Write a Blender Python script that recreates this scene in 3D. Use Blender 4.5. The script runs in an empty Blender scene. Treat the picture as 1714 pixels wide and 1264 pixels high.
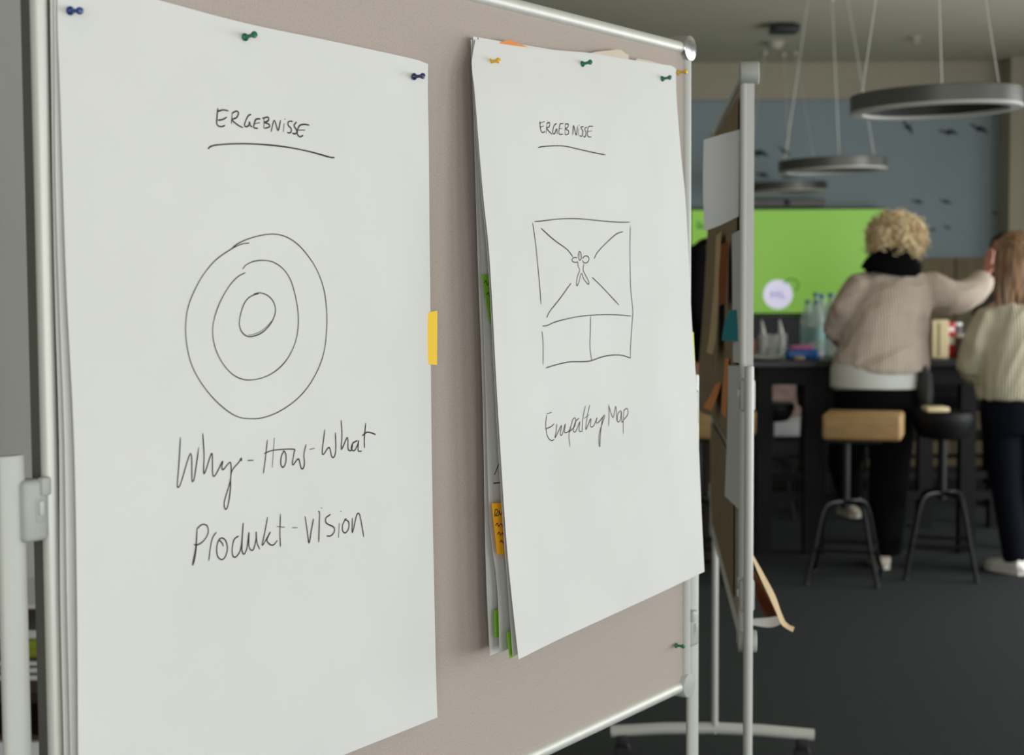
import bpy, bmesh, math, random
from mathutils import Vector, Matrix, noise
random.seed(7)
SC = bpy.context.scene
COL = SC.collection
V = Vector

# ------------------------------------------------------------------ camera
FPX, PITCH, ROLL, CAMH = 2647.5, 0.06357, -0.00554, 1.487
CX, CY = 857.0, 632.0
_F = V((0, math.cos(PITCH), -math.sin(PITCH)))
_U0 = V((0, math.sin(PITCH), math.cos(PITCH)))
_R0 = V((1, 0, 0))
_R = _R0 * math.cos(ROLL) + _U0 * math.sin(ROLL)
_U = -_R0 * math.sin(ROLL) + _U0 * math.cos(ROLL)
CAM = V((0, 0, CAMH))
cd = bpy.data.cameras.new('camera')
cam = bpy.data.objects.new('camera', cd)
COL.objects.link(cam)
M = Matrix((_R, _U, -_F)).transposed().to_4x4()
M.translation = CAM
cam.matrix_world = M
cd.sensor_width = 36.0
cd.lens = FPX / 1714 * 36.0
cd.clip_start = 0.05
cd.clip_end = 100
cd.dof.use_dof = True
cd.dof.focus_distance = 2.25
cd.dof.aperture_fstop = cd.lens / 1000 / 0.0098
SC.camera = cam

# ------------------------------------------------------------------ world, daylight, exposure
wd = bpy.data.worlds.new('overcast_sky')
SC.world = wd
wd.use_nodes = True
bg = wd.node_tree.nodes['Background']
bg.inputs[0].default_value = (0.80, 0.90, 1.0, 1)
bg.inputs[1].default_value = 1.0
RX0, RX1, RY0, RY1, CEIL = -1.75, 4.7, -3.2, 12.25, 3.107
WIN_R = [(-2.6, -0.6), (0.2, 2.2), (3.0, 5.0), (5.8, 7.8), (8.6, 10.6)]
WIN_F = [(-0.9, 1.0), (1.8, 3.7)]
WZ0, WZ1 = 0.30, 2.35


def area(name, loc, rot, sx, sy, power, color):
    l = bpy.data.lights.new(name, 'AREA')
    l.shape = 'RECTANGLE'
    l.size, l.size_y, l.energy, l.color = sx, sy, power, color
    o = bpy.data.objects.new(name, l)
    COL.objects.link(o)
    o.location = loc
    o.rotation_euler = rot
    return o


P_R, P_F = [54, 48, 46, 118, 20], 66
for i, (a, b) in enumerate(WIN_R):
    area('window_daylight', (RX1 - 0.03, (a + b) / 2, (WZ0 + WZ1) / 2), (0, math.radians(90), 0), WZ1 - WZ0, b - a, P_R[i], (0.96, 0.985, 0.985))
for (a, b) in WIN_F:
    area('window_daylight', ((a + b) / 2, RY0 + 0.03, (WZ0 + WZ1) / 2), (math.radians(90), 0, 0), b - a, WZ1 - WZ0, P_F, (0.98, 0.99, 0.98))
SC.view_settings.view_transform = 'Standard'
SC.view_settings.look = 'None'
SC.view_settings.gamma = 1.0
SC.view_settings.exposure = 0.0
SC.view_settings.use_curve_mapping = False
SC.cycles.use_denoising = True


# ------------------------------------------------------------------ projection helpers (true depths only)
def ray(px, py):
    return (_F + _R * ((px - CX) / FPX) + _U * ((CY - py) / FPX))


def at(px, py, Y):
    """point at world depth Y seen at a pixel of the photograph"""
    d = ray(px, py)
    return CAM + d * (Y / d.y)


def on_floor(px, py, z=0.0):
    d = ray(px, py)
    return CAM + d * ((z - CAMH) / d.z)


def proj(P):
    q = P - CAM
    d = q.dot(_F)
    return CX + FPX * q.dot(_R) / d, CY - FPX * q.dot(_U) / d


# ------------------------------------------------------------------ materials
def lin(c):
    r = []
    for v in c:
        v /= 255.0
        r.append(v / 12.92 if v <= 0.04045 else ((v + 0.055) / 1.055) ** 2.4)
    return r


MATS = {}


def mat(name, col, rough=0.6, metal=0.0, var=0.06, scale=8.0, bump=0.0, bscale=60.0, spec=0.5, emit=0.0, trans=0.0, sub=0.0, stretch=None, col2=None, transl=0.0, detail=3.0):
    if name in MATS:
        return MATS[name]
    m = bpy.data.materials.new(name)
    m.use_nodes = True
    nt = m.node_tree
    b = nt.nodes['Principled BSDF']
    c = lin(col)
    tc = nt.nodes.new('ShaderNodeTexCoord')
    src = tc.outputs['Object']
    if stretch:
        mp = nt.nodes.new('ShaderNodeMapping')
        mp.inputs['Scale'].default_value = stretch
        nt.links.new(src, mp.inputs[0])
        src = mp.outputs[0]
    n = nt.nodes.new('ShaderNodeTexNoise')
    n.inputs['Scale'].default_value = scale
    n.inputs['Detail'].default_value = detail
    nt.links.new(src, n.inputs['Vector'])
    r = nt.nodes.new('ShaderNodeValToRGB')
    r.color_ramp.elements[0].position = 0.3
    r.color_ramp.elements[1].position = 0.7
    lo = [max(0, x * (1 - var)) for x in c]
    hi = [min(1, x * (1 + var)) for x in c] if not col2 else lin(col2)
    r.color_ramp.elements[0].color = (*lo, 1)
    r.color_ramp.elements[1].color = (*hi, 1)
    nt.links.new(n.outputs['Fac'], r.inputs[0])
    nt.links.new(r.outputs[0], b.inputs['Base Color'])
    b.inputs['Roughness'].default_value = rough
    b.inputs['Metallic'].default_value = metal
    b.inputs['Specular IOR Level'].default_value = spec
    b.inputs['Transmission Weight'].default_value = trans
    if emit:
        nt.links.new(r.outputs[0], b.inputs['Emission Color'])
        b.inputs['Emission Strength'].default_value = emit
    if bump:
        n2 = nt.nodes.new('ShaderNodeTexNoise')
        n2.inputs['Scale'].default_value = bscale
        n2.inputs['Detail'].default_value = 4
        nt.links.new(src, n2.inputs['Vector'])
        bp = nt.nodes.new('ShaderNodeBump')
        bp.inputs['Strength'].default_value = bump
        bp.inputs['Distance'].default_value = 0.004
        nt.links.new(n2.outputs['Fac'], bp.inputs['Height'])
        nt.links.new(bp.outputs[0], b.inputs['Normal'])
    if transl:
        out = nt.nodes['Material Output']
        tr = nt.nodes.new('ShaderNodeBsdfTranslucent')
        nt.links.new(r.outputs[0], tr.inputs[0])
        mx = nt.nodes.new('ShaderNodeMixShader')
        mx.inputs[0].default_value = transl
        nt.links.new(b.outputs[0], mx.inputs[1])
        nt.links.new(tr.outputs[0], mx.inputs[2])
        nt.links.new(mx.outputs[0], out.inputs[0])
    MATS[name] = m
    return m


PAPER = mat('flipchart_paper', (229, 229, 226), 0.75, var=0.025, scale=5, bump=0.35, bscale=7, spec=0.25, transl=0.06)
FELT = mat('taupe_felt', (184, 172, 164), 0.95, var=0.10, scale=420, bump=0.35, bscale=500, spec=0.1)
ALU = mat('satin_aluminium', (214, 215, 207), 0.48, metal=0.28, var=0.03, scale=40, stretch=(1, 1, 0.05))
LACQ = mat('grey_lacquer', (193, 195, 188), 0.42, var=0.02, scale=6)
PLAST = mat('grey_plastic', (176, 179, 173), 0.5, var=0.02, scale=20)
CHROME = mat('clear_polished_cap', (196, 198, 198), 0.2, metal=0.9, var=0.02)
DARKST = mat('grey_edge_gasket', (84, 86, 78), 0.6, var=0.08)  # frame's end face, its shade put into the colour as darker grey
BLACKR = mat('black_rubber', (22, 22, 22), 0.6)
STEEL = mat('needle_steel', (190, 190, 190), 0.25, metal=1.0)
INK = mat('marker_ink', (52, 46, 50), 0.6, var=0.12, scale=60, spec=0.2)
BLKMET = mat('black_metal', (18, 19, 20), 0.45, var=0.1)
KRAFT = mat('kraft_paper', (150, 132, 104), 0.8, var=0.12, scale=14, bump=0.3, bscale=12, spec=0.2)
KRAFTL = mat('light_kraft_paper', (214, 188, 146), 0.8, var=0.08, scale=14, spec=0.2)
ORANGE = mat('orange_sticky', (246, 178, 42), 0.7, var=0.03, spec=0.2)
YELLOW = mat('yellow_sticky', (250, 208, 70), 0.7, var=0.03, spec=0.2)
GREENS = mat('green_sticky', (128, 190, 52), 0.7, var=0.03, spec=0.2)
LIME = mat('lime_sticky', (208, 224, 74), 0.7, var=0.03, spec=0.2)
TORN = mat('torn_beige_paper', (214, 203, 184), 0.8, var=0.05, spec=0.2)
TEAL = mat('teal_sticky', (38, 140, 150), 0.7, var=0.03, spec=0.2)
ORCARD = mat('orange_card', (232, 150, 84), 0.75, var=0.05, spec=0.2)
BROWNC = mat('brown_card', (146, 76, 30), 0.75, var=0.05, spec=0.2)
WCARD = mat('white_card', (222, 224, 224), 0.7, var=0.02, spec=0.2)


# ------------------------------------------------------------------ mesh builders
class MB:
    def __init__(s):
        s.v, s.f = [], []

    def add(s, v, f):
        k = len(s.v)
        s.v += [V(p) for p in v]
        s.f += [[i + k for i in q] for q in f]
        return s

    def box(s, a, b, M=None):
        x0, y0, z0 = a
        x1, y1, z1 = b
        v = [V(p) for p in ((x0, y0, z0), (x1, y0, z0), (x1, y1, z0), (x0, y1, z0), (x0, y0, z1), (x1, y0, z1), (x1, y1, z1), (x0, y1, z1))]
        if M:
            v = [M @ p for p in v]
        return s.add(v, [(3, 2, 1, 0), (4, 5, 6, 7), (0, 1, 5, 4), (1, 2, 6, 5), (2, 3, 7, 6), (3, 0, 4, 7)])

    def rbox(s, a, b, r=0.01, seg=3, M=None):
        bm = bmesh.new()
        bmesh.ops.create_cube(bm, size=1)
        a, b = V(a), V(b)
        for v in bm.verts:
            v.co = V(((a.x + b.x) / 2 + v.co.x * (b.x - a.x), (a.y + b.y) / 2 + v.co.y * (b.y - a.y), (a.z + b.z) / 2 + v.co.z * (b.z - a.z)))
        bmesh.ops.bevel(bm, geom=bm.edges[:], offset=r, segments=seg, affect='EDGES', profile=0.5)
        return s.bm(bm, M)

    def bm(s, bm, M=None):
        bm.verts.index_update()
        v = [M @ x.co if M else x.co.copy() for x in bm.verts]
        f = [[x.index for x in q.verts] for q in bm.faces]
        bm.free()
        return s.add(v, f)

    def loft(s, pts, rad, n=14, side=None):
        """closed tube through pts; rad scalar or (along side, across)"""
        pts = [V(p) for p in pts]
        if not isinstance(rad, (list,)):
            rad = [rad] * len(pts)
        v, f = [], []
        prev = side
        for i, p in enumerate(pts):
            t = (pts[min(i + 1, len(pts) - 1)] - pts[max(i - 1, 0)]).normalized()
            if prev is None:
                prev = V((0, 0, 1)) if abs(t.z) < 0.9 else V((1, 0, 0))
                prev = prev.cross(t)
            a = prev - t * prev.dot(t)
            if a.length < 1e-5:
                a = t.orthogonal()
            a.normalize()
            c = t.cross(a)
            if side is None:
                prev = a
            ra, rb = rad[i] if isinstance(rad[i], tuple) else (rad[i], rad[i])
            for k in range(n):
                w = 2 * math.pi * k / n
                v.append(p + a * ra * math.cos(w) + c * rb * math.sin(w))
        m = len(pts)
        for i in range(m - 1):
            for k in range(n):
                k2 = (k + 1) % n
                f.append((i * n + k, i * n + k2, (i + 1) * n + k2, (i + 1) * n + k))
        f.append(tuple(range(n - 1, -1, -1)))
        f.append(tuple((m - 1) * n + k for k in range(n)))
        return s.add(v, f)

    def ell(s, c, r, R=None, u=16, w=10):
        c = V(c)
        bm = bmesh.new()
        bmesh.ops.create_uvsphere(bm, u_segments=u, v_segments=w, radius=1)
        for q in bm.verts:
            x = V((q.co.x * r[0], q.co.y * r[1], q.co.z * r[2]))
            q.co = c + (R @ x if R else x)
        return s.bm(bm)

    def lathe(s, prof, n=24, M=None):
        """prof: (r, z) from bottom to top; closed ends where r==0"""
        v, f = [], []
        for r, z in prof:
            for k in range(n):
                w = 2 * math.pi * k / n
                v.append(V((r * math.cos(w), r * math.sin(w), z)))
        for i in range(len(prof) - 1):
            for k in range(n):
                k2 = (k + 1) % n
                f.append((i * n + k, i * n + k2, (i + 1) * n + k2, (i + 1) * n + k))
        f.append(tuple(range(n - 1, -1, -1)))
        f.append(tuple((len(prof) - 1) * n + k for k in range(n)))
        if M:
            v = [M @ p for p in v]
        return s.add(v, f)


def link(name, me, m, parent, loc):
    o = bpy.data.objects.new(name, me)
    COL.objects.link(o)
    if m:
        me.materials.append(m)
    o.location = loc
    if parent:
        o.parent = parent
    return o


def wloc(o):
    p = V((0, 0, 0))
    while o:
        p += o.location
        o = o.parent
    return p


def build(name, mb, m, parent=None, local=False, smooth=True, origin=None):
    """one mesh object. local=False: mb in world coordinates (unrotated parents); local=True: mb in the parent's coordinates"""
    v = mb.v
    if local:
        org = V((0, 0, 0)) if origin is None else V(origin)
        loc = org
    else:
        if origin is None:
            lo = V((min(p.x for p in v), min(p.y for p in v), min(p.z for p in v)))
            hi = V((max(p.x for p in v), max(p.y for p in v), max(p.z for p in v)))
            org = V(((lo.x + hi.x) / 2, (lo.y + hi.y) / 2, lo.z))
        else:
            org = V(origin)
        loc = org - (wloc(parent) if parent else V((0, 0, 0)))
    me = bpy.data.meshes.new(name)
    me.from_pydata([tuple(p - org) for p in v], [], mb.f)
    if smooth:
        for p in me.polygons:
            p.use_smooth = True
        try:
            me.set_sharp_from_angle(angle=math.radians(40))
        except Exception:
            pass
    me.update()
    return link(name, me, m, parent, loc)


def tag(o, label=None, cat=None, group=None, kind=None):
    if label:
        o['label'] = label
    if cat:
        o['category'] = cat
    if group:
        o['group'] = group
    if kind:
        o['kind'] = kind
    return o


def empty(name, loc, rz=0, label=None, cat=None, group=None):
    o = bpy.data.objects.new(name, None)
    COL.objects.link(o)
    o.empty_display_size = 0.1
    o.location = loc
    o.rotation_euler = (0, 0, rz)
    return tag(o, label, cat, group)


def copy_tree(o, parent=None):
    c = o.copy()
    COL.objects.link(c)
    c.parent = parent
    for ch in list(o.children):
        copy_tree(ch, c)
    return c


def catmull(p, per=6):
    p = [V(q) for q in p]
    if len(p) < 3:
        return p
    out = []
    q = [p[0] * 2 - p[1]] + p + [p[-1] * 2 - p[-2]]
    for i in range(1, len(q) - 2):
        a, b, c, d = q[i - 1], q[i], q[i + 1], q[i + 2]
        for k in range(per):
            t = k / per
            out.append(0.5 * (2 * b + (c - a) * t + (2 * a - 5 * b + 4 * c - d) * t * t + (3 * b - a - 3 * c + d) * t ** 3))
    out.append(p[-1])
    return out


def resample(p, n):
    L = [0]
    for i in range(1, len(p)):
        L.append(L[-1] + (p[i] - p[i - 1]).length)
    out, k = [], 0
    for i in range(n):
        d = L[-1] * i / (n - 1)
        while k < len(L) - 2 and L[k + 1] < d:
            k += 1
        t = (d - L[k]) / max(1e-9, L[k + 1] - L[k])
        out.append(p[k].lerp(p[k + 1], min(1, max(0, t))))
    return out


# ================================================================== SETTING
CARPET = mat('charcoal_carpet', (53, 56, 56), 0.95, var=0.3, scale=150, bump=0.6, bscale=220, spec=0.1, detail=6)
WALLB = mat('blue_grey_wall', (142, 156, 160), 0.85, var=0.03, scale=1.5)
WALLW = mat('beige_wall', (168, 162, 142), 0.85, var=0.03, scale=2)
WALLL = mat('pale_grey_wall', (172, 172, 166), 0.85, var=0.03, scale=2)
CEILM = mat('ceiling_plaster', (190, 184, 165), 0.9, var=0.03, scale=1.2)
WOODP = mat('olive_wood_panel', (112, 98, 68), 0.6, var=0.2, scale=6, stretch=(6, 6, 0.6))
FRAMEM = mat('window_frame_paint', (190, 190, 186), 0.5)
GLASS = mat('window_glass', (240, 245, 246), 0.05, trans=1.0, var=0.0)


def struct(name, mb, m, **k):
    return tag(build(name, mb, m, smooth=False, **k), kind='structure')


struct('floor', MB().box((RX0 - 0.2, RY0 - 0.2, -0.1), (RX1 + 0.2, RY1 + 0.2, 0)), CARPET)
struct('ceiling', MB().box((RX0 - 0.2, RY0 - 0.2, CEIL), (RX1 + 0.2, RY1 + 0.2, CEIL + 0.15)), CEILM)
wall_back = struct('wall_back', MB().box((RX0 - 0.2, RY1, 0), (RX1 + 0.2, RY1 + 0.2, CEIL)), WALLB)
struct('wall_left', MB().box((RX0 - 0.2, RY0 - 0.2, 0), (RX0, RY1, CEIL)), WALLL)


def wall_holes(name, lo, hi, wins, axis):
    mb = MB()

    def bx(a, b, z0, z1):
        if axis == 'y':
            mb.box((lo, a, z0), (hi, b, z1))
        else:
            mb.box((a, lo, z0), (b, hi, z1))
    s0, s1 = (RY0 - 0.2, RY1 + 0.2) if axis == 'y' else (RX0, RX1)
    bx(s0, s1, 0, WZ0)
    bx(s0, s1, WZ1, CEIL)
    e = [s0] + [x for w in wins for x in w] + [s1]
    for i in range(0, len(e), 2):
        bx(e[i], e[i + 1], WZ0, WZ1)
    return struct(name, mb, WALLW)


wall_holes('wall_right', RX1, RX1 + 0.2, WIN_R, 'y')
wall_holes('wall_front', RY0 - 0.2, RY0, WIN_F, 'x')
wn = 0
for axis, wins in (('y', WIN_R), ('x', WIN_F)):
    for (a, b) in wins:
        wn += 1
        mid = (RX1 + 0.1) if axis == 'y' else (RY0 - 0.1)

        def bx(mb, p, q, z0, z1, t):
            if axis == 'y':
                mb.box((mid - t, p, z0), (mid + t, q, z1))
            else:
                mb.box((p, mid - t, z0), (q, mid + t, z1))
        fr = MB()
        bx(fr, a, a + 0.06, WZ0, WZ1, 0.03)
        bx(fr, b - 0.06, b, WZ0, WZ1, 0.03)
        bx(fr, a + 0.06, b - 0.06, WZ0, WZ0 + 0.06, 0.03)
        bx(fr, a + 0.06, b - 0.06, WZ1 - 0.06, WZ1, 0.03)
        c = (a + b) / 2
        bx(fr, c - 0.025, c + 0.025, WZ0 + 0.06, WZ1 - 0.06, 0.03)
        w = struct('window_%d' % wn, fr, FRAMEM)
        for (p, q) in ((a + 0.06, c - 0.025), (c + 0.025, b - 0.06)):
            g = MB()
            bx(g, p, q, WZ0 + 0.06, WZ1 - 0.06, 0.004)
            build('pane', g, GLASS, w, smooth=False)
# bulkhead above the blue wall, column at its right end, wooden panelling at its foot
pz = at(1400, 166, RY1 - 0.06).z
struct('trim_1', MB().box((RX0, RY1 - 0.06, pz), (RX1, RY1, CEIL)), WALLW)
colx = at(1690, 300, RY1 - 0.3).x
struct('trim_2', MB().box((colx, RY1 - 0.3, 0), (RX1, RY1, CEIL)), WALLW)
wz = at(1600, 432, RY1 - 0.04).z
pan = struct('trim_3', MB().box((RX0, RY1 - 0.015, 0), (colx, RY1, wz)), WOODP)
xx = -0.2
pw = (colx - xx) / 12
pmesh = None
for i in range(12):
    g = MB().box((-pw / 2 + 0.006, -0.03, 0.08), (pw / 2 - 0.006, 0, wz))
    if pmesh is None:
        pmesh = build('panel', g, WOODP, pan, local=True, smooth=False).data
        po = bpy.data.objects['panel']
    else:
        po = bpy.data.objects.new('panel', pmesh)
        COL.objects.link(po)
        po.parent = pan
    po.location = V((xx + pw * (i + 0.5), RY1 - 0.015, 0)) - pan.location
struct('baseboard_left', MB().box((RX0, RY0, 0), (RX0 + 0.015, RY1 - 0.3, 0.08)), WALLW)
struct('baseboard_right', MB().box((RX1 - 0.015, RY0, 0), (RX1, RY1 - 0.3, 0.08)), WALLW)

# birds painted as cut-out silhouettes on the blue wall
BIRDM = mat('bird_silhouette', (24, 28, 32), 0.8)
for (px, py, w, rot) in ((1518, 212, 28, -0.6), (1587, 222, 30, 0.2), (1638, 216, 32, -0.1), (1268, 257, 34, 0.1), (1313, 254, 24, -0.3), (1275, 293, 22, 0.1), (1535, 338, 20, 0.1), (1582, 338, 20, 0.0), (1560, 385, 14, 0.2), (1585, 381, 14, -0.2), (1668, 358, 18, 0.0), (1322, 296, 26, 0.5)):
    P = at(px, py, RY1 - 0.004)
    s = w * 1.12 * (RY1 / FPX) / 2
    out = [(-1, 0.28), (-0.6, 0.42), (-0.22, 0.2), (0, 0.26), (0.25, 0.3), (0.65, 0.05), (1, -0.45), (0.55, -0.22), (0.2, -0.12), (0.1, -0.3), (-0.12, -0.16), (-0.3, 0.02), (-0.62, 0.2)]
    c, sn = math.cos(rot), math.sin(rot)
    pts = [(P.x + s * (x * c - y * sn), P.z + s * (x * sn + y * c)) for x, y in out]
    n = len(pts)
    mb = MB().add([V((x, RY1 - 0.003, z)) for x, z in pts] + [V((x, RY1, z)) for x, z in pts], [tuple(range(n)), tuple(range(2 * n - 1, n - 1, -1))] + [(i, n + i, n + (i + 1) % n, (i + 1) % n) for i in range(n)])
    build('bird_decal', mb, BIRDM, wall_back, smooth=False)


# ================================================================== PINBOARDS
BW, BH, ZT = 1.476, 1.178, CAMH + 0.4138      # between the centres of the frame tubes; top tube height
POSTE, POSTN, POSTTOP = 0.0450, -0.0085, 1.302


def make_board():
    root = empty('mobile_pinboard', (0, 0, 0))
    h = BW / 2
    zb = ZT - BH
    mid = zb + BH / 2
    build('felt_panel', MB().box((-h, -0.0175, zb), (h, 0.0, ZT)), FELT, root, local=True, smooth=False)
    r = 0.0118
    for z, nm in ((ZT, 'top_rail'), (zb, 'bottom_rail')):
        build(nm, MB().loft([(-h + 0.018, -0.008 + 0.004, z), (h - 0.018, -0.008 + 0.004, z)], 0.0112, 20), ALU, root, local=True)
    for sx in (-1, 1):
        build('side_rail', MB().loft([(sx * h, 0.0, zb + 0.02), (sx * h, 0.0, ZT - 0.02)], 0.0092, 20), ALU if sx > 0 else LACQ, root, local=True)
        build('edge_strip', MB().box((sx * h - 0.0075, -0.0195, zb + 0.02), (sx * h + 0.0075, -0.006, ZT - 0.02)), DARKST, root, local=True, smooth=False)
        for z, m in ((ZT, CHROME), (zb, PLAST)):
            Mx = Matrix.Translation((sx * h, -0.029, z)) @ Matrix.Rotation(math.radians(-90), 4, 'X')
            build('corner_cap', MB().lathe([(0.0215, 0), (0.0235, 0.002), (0.0235, 0.036), (0.0222, 0.038), (0.012, 0.0395), (0.003, 0.040)], 32, Mx), m, root, local=True)
        # post, clamp, T-foot with castors
        x = sx * (h + POSTE)
        p = build('post', MB().loft([(x, POSTN, 0.085), (x, POSTN, POSTTOP - 0.004), (x, POSTN, POSTTOP)], [(0.0170, 0.0098), (0.0170, 0.0098), (0.0160, 0.0088)], 28, side=V((1, 0, 0))), LACQ, root, local=True)
        for zc in (1.243, 0.827):
            def cx(e0, e1):
                return sorted((sx * (h + e0), sx * (h + e1)))
            x0, x1 = cx(0.009, 0.041)
            cl = build('clamp', MB().rbox((x0, -0.022, zc - 0.034), (x1, 0.009, zc + 0.032), 0.006, 3), PLAST, root, local=True)
            x0, x1 = cx(0.0075, 0.0205)
            build('clamp_lip', MB().rbox((x0, 0.002, zc + 0.014), (x1, 0.0122, zc + 0.034), 0.003, 2), PLAST, cl, local=True)
            x0, x1 = cx(0.0165, 0.0275)
            build('button_frame', MB().rbox((x0, 0.006, zc - 0.014), (x1, 0.0102, zc + 0.012), 0.0015, 2), PLAST, cl, local=True)
            x0, x1 = cx(0.0185, 0.025)
            build('button', MB().rbox((x0, 0.007, zc - 0.006), (x1, 0.0135, zc + 0.010), 0.0015, 2), LACQ, cl, local=True)
        ft = build('foot', MB().loft([(x, -0.31, 0.082), (x, -0.15, 0.094), (x, 0, 0.098), (x, 0.15, 0.094), (x, 0.31, 0.082)], (0.018), 16), LACQ, root, local=True)
        for sy in (-1, 1):
            w = MB().lathe([(0.022, -0.011), (0.025, -0.008), (0.025, 0.008), (0.022, 0.011)], 20, Matrix.Translation((x, sy * 0.275, 0.0255)) @ Matrix.Rotation(math.radians(90), 4, 'Y'))
            w.rbox((x - 0.016, sy * 0.275 - 0.018, 0.035), (x + 0.016, sy * 0.275 + 0.018, 0.075), 0.005, 2)
            build('castor', w, BLACKR, ft, local=True)
    return root


T1 = V((math.sin(0.58778), math.cos(0.58778), 0))
N1 = V((T1.y, -T1.x, 0))
RE = V((0.3212, 2.91806, 0))
board1 = make_board()
c1 = RE - T1 * (BW / 2)
board1.location = c1
board1.rotation_euler = (0, 0, math.atan2(T1.y, T1.x) + math.pi)
tag(board1, 'large grey felt mobile pinboard in the foreground carrying two stacks of white flipchart sheets', 'pinboard')
# second board: near post and far post stand where their pixels and the floor say
fp = on_floor(1198.5, 1219, 0.098)
npx = 1256
Yn = fp.y - 1.56
Pn = at(npx, 900, Yn)
T2 = V((fp.x - Pn.x, fp.y - Pn.y, 0)).normalized()
N2 = V((T2.y, -T2.x, 0))
c2 = V((fp.x, fp.y, 0)) - T2 * (BW / 2 + POSTE) + N2 * (POSTN - 0.004)
board2 = copy_tree(board1)
board2.location = c2
board2.rotation_euler = (0, 0, math.atan2(T2.y, T2.x))
for o in board2.children:
    if o.name.startswith(('edge_strip', 'corner_cap')):
        o.data = o.data.copy()
        o.data.materials[0] = LACQ if o.name.startswith('edge') else PLAST
tag(board2, 'second mobile pinboard seen edge-on behind the first, hung with kraft paper and cards', 'pinboard')


def P1(px, py, n=0.0):
    """point on the plane n in front of the first board's felt"""
    d = ray(px, py)
    t = ((c1 + N1 * n) - CAM).dot(N1) / d.dot(N1)
    return CAM + d * t


def L2(s, z, m):
    """second board: s along (near -, far +), height z, m out from its left face (negative: right face)"""
    return c2 + T2 * s - N2 * m + V((0, 0, z))


# ------------------------------------------------------------------ sheets of paper
def paper_mb(g, th=0.0004):
    """thin sheet: front skin, back skin, and an edge strip with its own vertices"""
    nv, nu = len(g), len(g[0])
    nor = []
    for j in range(nv):
        r = []
        for i in range(nu):
            a = g[j][min(i + 1, nu - 1)] - g[j][max(i - 1, 0)]
            b = g[min(j + 1, nv - 1)][i] - g[max(j - 1, 0)][i]
            r.append(b.cross(a).normalized() * (th / 2))
        nor.append(r)
    fr = [g[j][i] + nor[j][i] for j in range(nv) for i in range(nu)]
    bk = [g[j][i] - nor[j][i] for j in range(nv) for i in range(nu)]
    q = [(j * nu + i, (j + 1) * nu + i, (j + 1) * nu + i + 1, j * nu + i + 1) for j in range(nv - 1) for i in range(nu - 1)]
    mb = MB().add(fr, q).add(bk, [t[::-1] for t in q])
    loop = list(range(nu)) + [j * nu + nu - 1 for j in range(1, nv)] + [(nv - 1) * nu + i for i in range(nu - 2, -1, -1)] + [j * nu for j in range(nv - 2, 0, -1)]
    n = len(loop)
    mb.add([fr[k] for k in loop] + [bk[k] for k in loop], [(i, (i + 1) % n, n + (i + 1) % n, n + i) for i in range(n)])
    return mb


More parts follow.
